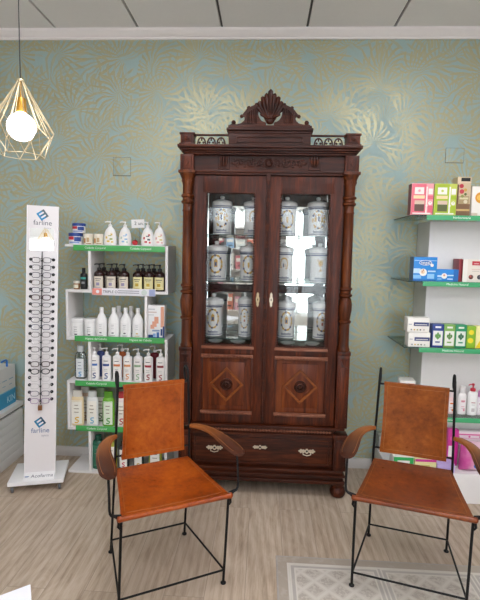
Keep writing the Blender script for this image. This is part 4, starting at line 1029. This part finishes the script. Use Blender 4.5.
b.build('film_bag', mb, r); q = MB(); q.disc(.0, .048, .017, -.0505, 0, 20, .001); q.disc(.0, .048, .009, -.0517, 1, 16, .0006); q.build('seal', [M_('#2f6fc0'), M_('#8fb4e0')], r)
carton('tissue_pack', 'white pack with pink dotted flowers behind the large pink pack', 'pack', 1.43, 3.215, .2055, .24, .05, .235, M_('#eed9e0'), [(.05, .95, .9, .94, PKL), (.05, .95, .8, .82, M_('#e3a3c0'))], [(.2, .86, .03, PKL), (.5, .86, .03, PKL), (.8, .86, .03, PKL)])

# ------------------------------------------------------------------ eyewear stand
YAW = math.radians(16)
ES = thing('eyewear_stand', 'tall narrow white rolling eyewear display stand at the left', 'display stand', (-1.525, 3.10, 0), YAW)
b = MB(); b.box(-.192, .160, -.165, .135, .052, .080, 0, .003); b.build('base', WHITE2, ES)
for sx in (-1, 1):
    for y in (-.145, .12):
        b = MB(); c = (-.016+sx*.148, y, 0)
        M = Matrix.Translation((c[0], c[1], .020)) @ Matrix.Rotation(PI/2, 4, 'Y')
        b.lathe([(.012, -.008), (.019, -.006), (.019, .006), (.012, .008)], seg=18, M=M)
        b.box(c[0]-.011, c[0]-.009, c[1]-.012, c[1]+.012, .018, .048, 1); b.box(c[0]+.009, c[0]+.011, c[1]-.012, c[1]+.012, .018, .048, 1); b.box(c[0]-.015, c[0]+.015, c[1]-.015, c[1]+.015, .046, .052, 1)
        b.build('castor', [M_('#55565a'), CHROME], ES)
# leaning panel: local frame at its foot, z up along the panel
PAN = bpy.data.objects.new('display_panel', None)
lean = math.atan2(.105, 1.83); PH = 1.836
b = MB(); b.box(-.098, .098, 0, .018, .0, PH, 0, .002)
for sx in (-1, 1): b.box(sx*.098-.002, sx*.098+.002, -.003, .02, 0, PH, 1)
pan = b.build('display_panel', [plain('#e9e4e4', .4, var=.01, name='stand_white'), WHITE2], ES, (.0, -.105, .080)); pan.rotation_euler = (-lean, .021, 0)
COL.objects  # keep
def logo(mb, cx, cz, s, y, m0, m1, m2):
    R = lambda x, z: (cx+(x*math.cos(.62)-z*math.sin(.62))*s, cz+(x*math.sin(.62)+z*math.cos(.62))*s)
    def bar(x0, x1, z0, z1, m): mb.prism([R(x0, z0), R(x1, z0), R(x1, z1), R(x0, z1)], y-.0012, y, m)
    bar(-.5, -.3, -.5, .5, m0); bar(-.5, .15, -.5, -.3, m0); bar(-.5, .15, .3, .5, m0); bar(-.3, .1, -.1, .1, m1); bar(.15, .5, -.5, -.3, m2); bar(.3, .5, -.5, .5, m2); bar(.15, .5, .3, .5, m2); bar(.1, .3, -.1, .1, m2)
for cz, m3 in ((1.775, ('#2c93c8', '#2c79a8', '#5d7480')), (.375, ('#1f7aa3', '#2c79a8', '#26516b'))):
    q = MB(); logo(q, -.002, cz, .056, -.0005, 0, 1, 2); q.build('emblem', [M_(v) for v in m3], pan)
GTX, BTX = M_('#77777d'), M_('#5c6f9a')
for z, m in ((1.722, GTX), (.318, BTX)):
    lettering('farline', .047, .0, z, -.0012, m, pan, name='brand_lettering'); lettering('óptica', .019, .03, z-.035, -.0012, M_('#9a9aa6'), pan, name='brand_lettering')
# little test mirror
b = MB(); b.box(-.078, .070, -.004, -.0005, 1.540, 1.685, 0); b.build('test_mirror', MIRROR, pan)
# sloping foot with lettering
b = MB(); b.prism([(-.165+.005, .081), (-.105, .081), (-.105, .115)], -.098, .098, M=Matrix(((0, 1, 0, 0), (1, 0, 0, 0), (0, 0, 1, 0), (0, 0, 0, 1)))); ft = b.build('foot_wedge', WHITE2, ES)
lettering('Acofarma', .036, .02, .0985, -.1335, GTX, ES, name='foot_lettering', rot=(math.radians(32), 0, 0))
q = MB(); q.prism([(-.076+.014*math.cos(k*PI/8), -.134+.009*math.sin(k*PI/8)) for k in range(16)], .099, .0995, 0, plane='XY', M=None); 
emb = q.build('foot_emblem', M_('#2f66a5'), ES)
b = MB(); b.box(-.0022, .0022, -.012, -.004, .50, 1.53, 0); 
for k in range(20):
    z = 1.478-.0497*k; b.box(-.006, .006, -.022, -.004, z-.014, z-.005, 0, .001)
b.build('locking_bar', BLACK, pan)
b = MB(); b.box(-.013, .013, -.028, -.012, .462, .496, 0, .003); b.tube([(-.008, -.02, .494), (-.008, -.02, .51), (0, -.02, .517), (.008, -.02, .51), (.008, -.02, .494)], .002, 6, 1)
b.build('padlock', [plain('#8a5a35', .35, .5), CHROME], pan)
NG = 20; zs = [1.478-.0497*k for k in range(NG)]
for z in zs:
    for sx in (-1, 1):
        MB().lathe([(.0105, 0), (.0105, .006), (.007, .009)], seg=12, M=Matrix.Translation((sx*.071, 0, z)) @ Matrix.Rotation(PI/2, 4, 'X')).build('holder_peg', BLACK, pan)
bpy.context.view_layer.update()
PM = ES.matrix_basis @ Matrix.LocRotScale(pan.location, pan.rotation_euler, None)
FC = [('#3a3230', 'black'), ('#4a4644', 'charcoal'), ('#33303a', 'black with red bridge'), ('#6b5a4a', 'thin bronze'), ('#4c474c', 'slim grey'), ('#4a2a22', 'brown tortoiseshell'), ('#55504e', 'half rim grey'), ('#5c5654', 'narrow grey'), ('#35323a', 'rectangular black'), ('#3c3d52', 'blue tinted'),
      ('#6a5d58', 'taupe'), ('#8f8a88', 'rimless silver'), ('#3f3436', 'dark plum'), ('#a8a4a2', 'clear rimless'), ('#5a4a48', 'brown'), ('#1c1b1e', 'bold black round'), ('#b0acab', 'clear'), ('#b5b2b0', 'transparent'), ('#6f6674', 'grey violet'), ('#9a7ba0', 'lilac')]
ORD = ['top', 'second', 'third', 'fourth', 'fifth', 'sixth', 'seventh', 'eighth', 'ninth', 'tenth', 'eleventh', 'twelfth', 'thirteenth', 'fourteenth', 'fifteenth', 'sixteenth', 'seventeenth', 'eighteenth', 'nineteenth', 'lowest']
for k, z in enumerate(zs):
    col, nm = FC[k]; fm = plain(col, .55); r = thing('eyeglasses', '%s eyeglasses, %s pair down on the white eyewear stand' % (nm, ORD[k]), 'eyeglasses', (0, 0, 0), 0, 'eyeglasses on the display stand')
    r.matrix_basis = PM @ Matrix.Translation((0, -.030, z-.003))
    fr_ = .0009 if nm in ('rimless silver', 'clear rimless', 'clear', 'transparent') else (.0028 if 'bold' in nm or 'brown' in nm else .0019)
    ry = .017 if k not in (6, 7, 11) else .014
    b = MB()
    for sx in (-1, 1):
        cx = sx*.034; pts = []
        for j in range(20):
            a = 2*PI*j/20; ca, sa = math.cos(a), math.sin(a); e = .62 if k != 15 else .9
            pts.append((cx+.0245*math.copysign(abs(ca)**e, ca), 0, ry*math.copysign(abs(sa)**e, sa)-.002))
        b.tube(pts, fr_, 6, closed=True); b.tube([(sx*.057, 0, .006), (sx*.064, .002, .008), (sx*.068, .008, .008)], [fr_*1.1, .0022, .0022], 6)
    b.tube([(-.010, 0, .005), (0, -.002, .009), (.010, 0, .005)], max(.0014, fr_), 6)
    b.build('front_frame', fm, r)
    for sx in (-1, 1):
        cx = sx*.034; q = MB(); q.prism([(cx+.0235*math.copysign(abs(math.cos(a))**.62, math.cos(a)), (ry-.001)*math.copysign(abs(math.sin(a))**.62, math.sin(a))-.002) for a in [2*PI*j/20 for j in range(20)]], -.0006, .0006)
        q.build('lens', LENS, r)
        MB().tube([(sx*.068, .007, .008), (sx*.070, .014, .007), (sx*.071, .0215, .0045)], [.0026, .0026, .002], 6).build('temple', fm, r)

# ------------------------------------------------------------------ counter on the left with a display box
CT = thing('drawer_counter', 'low white counter with drawer gap along the left wall', 'counter', (-2.15, 3.0, 0))
cy0, cy1 = -1.1, .50; cxr = .28
b = MB(); b.box(-.27, cxr-.004, cy0, cy1, .0005, .385, 0, .002)
for k in range(6): b.box(cxr-.006, cxr-.001, cy0, cy1, .02+.06*k, .075+.06*k, 0, .002)
b.build('counter_body', plain('#f0eeec', .45, var=.02, name='counter_front'), CT)
MB().box(-.26, cxr-.02, cy0+.01, cy1-.01, .385, .405).build('recess', BLACK, CT)
MB().box(-.28, cxr+.006, cy0-.01, cy1+.005, .405, .440, bev=.003).build('countertop', WHITE2, CT)
DB = thing('display_box', 'white and blue cardboard display box standing on the left counter', 'box', (-2.03, 3.265, .4405), math.radians(90))
# local -Y faces +X (towards the room)
b = MB(); b.box(-.20, .20, -.125, .10, 0, .30, 0, .002); b.patch(-.199, .199, .002, .115, -.125, 1, .0006)
for k in range(4): b.patch(-.16+.09*k, -.10+.09*k, .20, .206, -.125, 2, .0006); b.patch(-.16+.09*k, -.12+.09*k, .16, .164, -.125, 2, .0006)
b.patch(-.199, .199, .116, .121, -.125, 3, .0008)
b.build('carton', [M_('#dcd9d6'), M_('#2f93bd'), M_('#7ea6bd'), M_('#7fc0d6')], DB)
lettering('KIN', .07, .13, .05, -.1264, M_('#bfe3ee'), DB); 
b = MB(); b.tube([(.10, -.118, .302), (.10, -.118, .345), (.085, -.118, .355), (.03, -.118, .352)], .0075, 8); b.build('hook', M_('#1f6fc4'), DB)

# ------------------------------------------------------------------ white desk corner bottom left
a1 = math.radians(214.5+180)      # long edge direction
DK = thing('white_desk', 'corner of a white desk top at the bottom left of the picture', 'desk', (-.592, 1.124, 0))
ux = Vector((math.cos(math.radians(219)), math.sin(math.radians(219)), 0)); vy = Vector((math.cos(math.radians(299)), math.sin(math.radians(299)), 0))
M = Matrix((( ux.x, vy.x, 0, 0), (ux.y, vy.y, 0, 0), (0, 0, 1, 0), (0, 0, 0, 1)))
MB().box(0, 1.2, 0, .62, .722, .75, bev=.002, M=M).build('desk_top', plain('#e9e8ee', .35, var=.01, name='desk_white'), DK)
for x in (.07, 1.13):
    for y in (.07, .55):
        MB().box(x-.02, x+.02, y-.02, y+.02, 0.0005, .722, bev=.002, M=M).build('leg', WHITE2, DK)

# ------------------------------------------------------------------ pendant lamp
BULB = emit_mat('bulb_glow', '#fff4f6', 6)
PL = thing('pendant_lamp', 'brass wire cage pendant lamp with round white bulb', 'pendant lamp', (-1.147, 2.2, 2.05))
b = MB(); zt, zw, zb = .345, .112, .008; n = 8
ring = [Vector((.142*math.cos(2*PI*k/n+.2), .142*math.sin(2*PI*k/n+.2), zw)) for k in range(n)]
low = [Vector((.098*math.cos(2*PI*(k+.5)/n+.2), .098*math.sin(2*PI*(k+.5)/n+.2), zb)) for k in range(n)]
top = [Vector((.012*math.cos(2*PI*k/n+.2), .012*math.sin(2*PI*k/n+.2), zt)) for k in range(n)]
up2 = [Vector((.118*math.cos(2*PI*(k+.5)/n+.2), .118*math.sin(2*PI*(k+.5)/n+.2), zw+.055)) for k in range(n)]
wr = .0017
for k in range(n):
    j = (k+1) % n
    e_ = (ring[j]-ring[k]).normalized()*.008
    b.tube([top[k], ring[k]-e_], wr, 6); b.tube([top[k], ring[k]+e_], wr, 6); b.tube([top[k], up2[k]], wr, 6); b.tube([up2[k], ring[k]], wr, 6); b.tube([up2[k], ring[j]], wr, 6)
    b.tube([ring[k], low[k]], wr, 6); b.tube([ring[j], low[k]], wr, 6); b.tube([low[k], low[j]], wr, 6)
b.lathe([(.014, zt-.004), (.016, zt), (.014, zt+.006)], seg=14)
b.build('wire_cage', plain('#d3c29c', .35, .7, name='pale_brass_wire'), PL)
b = MB(); b.lathe([(.004, .345), (.004, .272), (.021, .268), (.0235, .264), (.0235, .208), (.02, .204)][::-1], seg=20); b.build('lamp_socket', BRASSLIT, PL)
b = MB(); rb = .064; zc = .138; pr = []
for k in range(20):
    a = -PI/2+(PI*.86)*k/19; pr.append((max(.0005, rb*math.cos(a)), zc+rb*math.sin(a)))
pr.append((.0165, .204)); b.lathe(pr, seg=28); b.build('light_bulb', BULB, PL)
MB().tube([(0, 0, zt), (0, 0, HC-2.05-.022)], .0026, 6).build('cord', plain('#2c2b2d', .6), PL)
MB().lathe([(.045, 0), (.05, .006), (.05, .0215)], (0, 0, HC-2.05-.022), 24).build('ceiling_rose', BRASSLIT, PL)

for x, y in ((.9, -.3), (-1.0, -.9), (1.1, -2.2), (-1.9, .3)):  # extra lamp copies, added out of view to brighten the ceiling
    dup(PL, (x, y, 2.05), 0, 'brass wire cage pendant lamp added behind the viewer to light the ceiling', 'pendant lamps added behind the viewer for light')

# ------------------------------------------------------------------ shop stock behind the viewer, seen in the cabinet mirror
BS = thing('stock_shelf', 'white open stock shelf behind the viewer, seen only in the cabinet mirror', 'shelf unit', (-.30, -2.3, 0))
b = MB(); b.box(-.7, -.68, -.15, .15, .0005, 2.2); b.box(.68, .7, -.15, .15, .0005, 2.2)
b.build('side_panel', WHITE, BS); MB().box(-.68, .68, -.16, -.15, .0005, 2.2).build('back_board', WHITE2, BS)
for z in (.1, .5, .9, 1.3, 1.7, 2.1): MB().box(-.68, .68, -.149, .15, z, z+.02).build('shelf_board', WHITE, BS)
ccs = ['#e0907c', '#e7e3df', '#8fb0d0', '#dfa9b5', '#e7e3df', '#dfe3df', '#d9d9df', '#c77a80']
k = 0
for z in (.52, .92, 1.32, 1.72):
    for x in (-.85, -.66, -.46, -.27, -.07, .12):
        c = ccs[(k*3+int(z*10)) % 8]; w = .12+.03*(k % 3); h = .16+.05*((k*7) % 4)
        carton('stock_box', 'coloured carton on the stock shelf behind the viewer, seen only in mirrors', 'box', x-.02, -2.27, z+.0005, w, .12, h, M_(c), [(.1, .9, .55, .8, PALE), (.2, .7, .2, .3, INK)], rz=PI, group='cartons on the stock shelf'); k += 1

# ------------------------------------------------------------------ light, world, camera
w = bpy.data.worlds.new('daylight'); SC.world = w; w.use_nodes = True
w.node_tree.nodes['Background'].inputs[0].default_value = (.80, .90, 1, 1); w.node_tree.nodes['Background'].inputs[1].default_value = .8
ld = bpy.data.lights.new('window_daylight', 'AREA'); ld.shape = 'RECTANGLE'; ld.size = W1-W0; ld.size_y = WZ1-WZ0; ld.energy = 125; ld.color = (.86, .93, 1)
lo = bpy.data.objects.new('window_daylight', ld); COL.objects.link(lo); lo.location = ((W0+W1)/2, YB-.25, (WZ0+WZ1)/2); lo.rotation_euler = (PI/2, 0, 0)

F, yaw, pitch, roll, h = 470, .0508, .0991, .0208, 1.6247
f = Vector((-math.sin(yaw)*math.cos(pitch), math.cos(yaw)*math.cos(pitch), -math.sin(pitch))); r = Vector((math.cos(yaw), math.sin(yaw), 0)); u = r.cross(f)
c, s = math.cos(roll), math.sin(roll); r2 = c*r+s*u; u2 = -s*r+c*u
cam = bpy.data.cameras.new('camera'); co = bpy.data.objects.new('camera', cam); COL.objects.link(co)
cam.sensor_fit = 'VERTICAL'; cam.sensor_height = 24; cam.lens = 24*F/600; cam.clip_start = .05
co.matrix_world = Matrix(((r2.x, u2.x, -f.x, 0), (r2.y, u2.y, -f.y, 0), (r2.z, u2.z, -f.z, h), (0, 0, 0, 1)))
SC.camera = co
SC.view_settings.view_transform = 'Standard'; SC.view_settings.look = 'None'; SC.view_settings.exposure = 0.28; SC.view_settings.gamma = 1
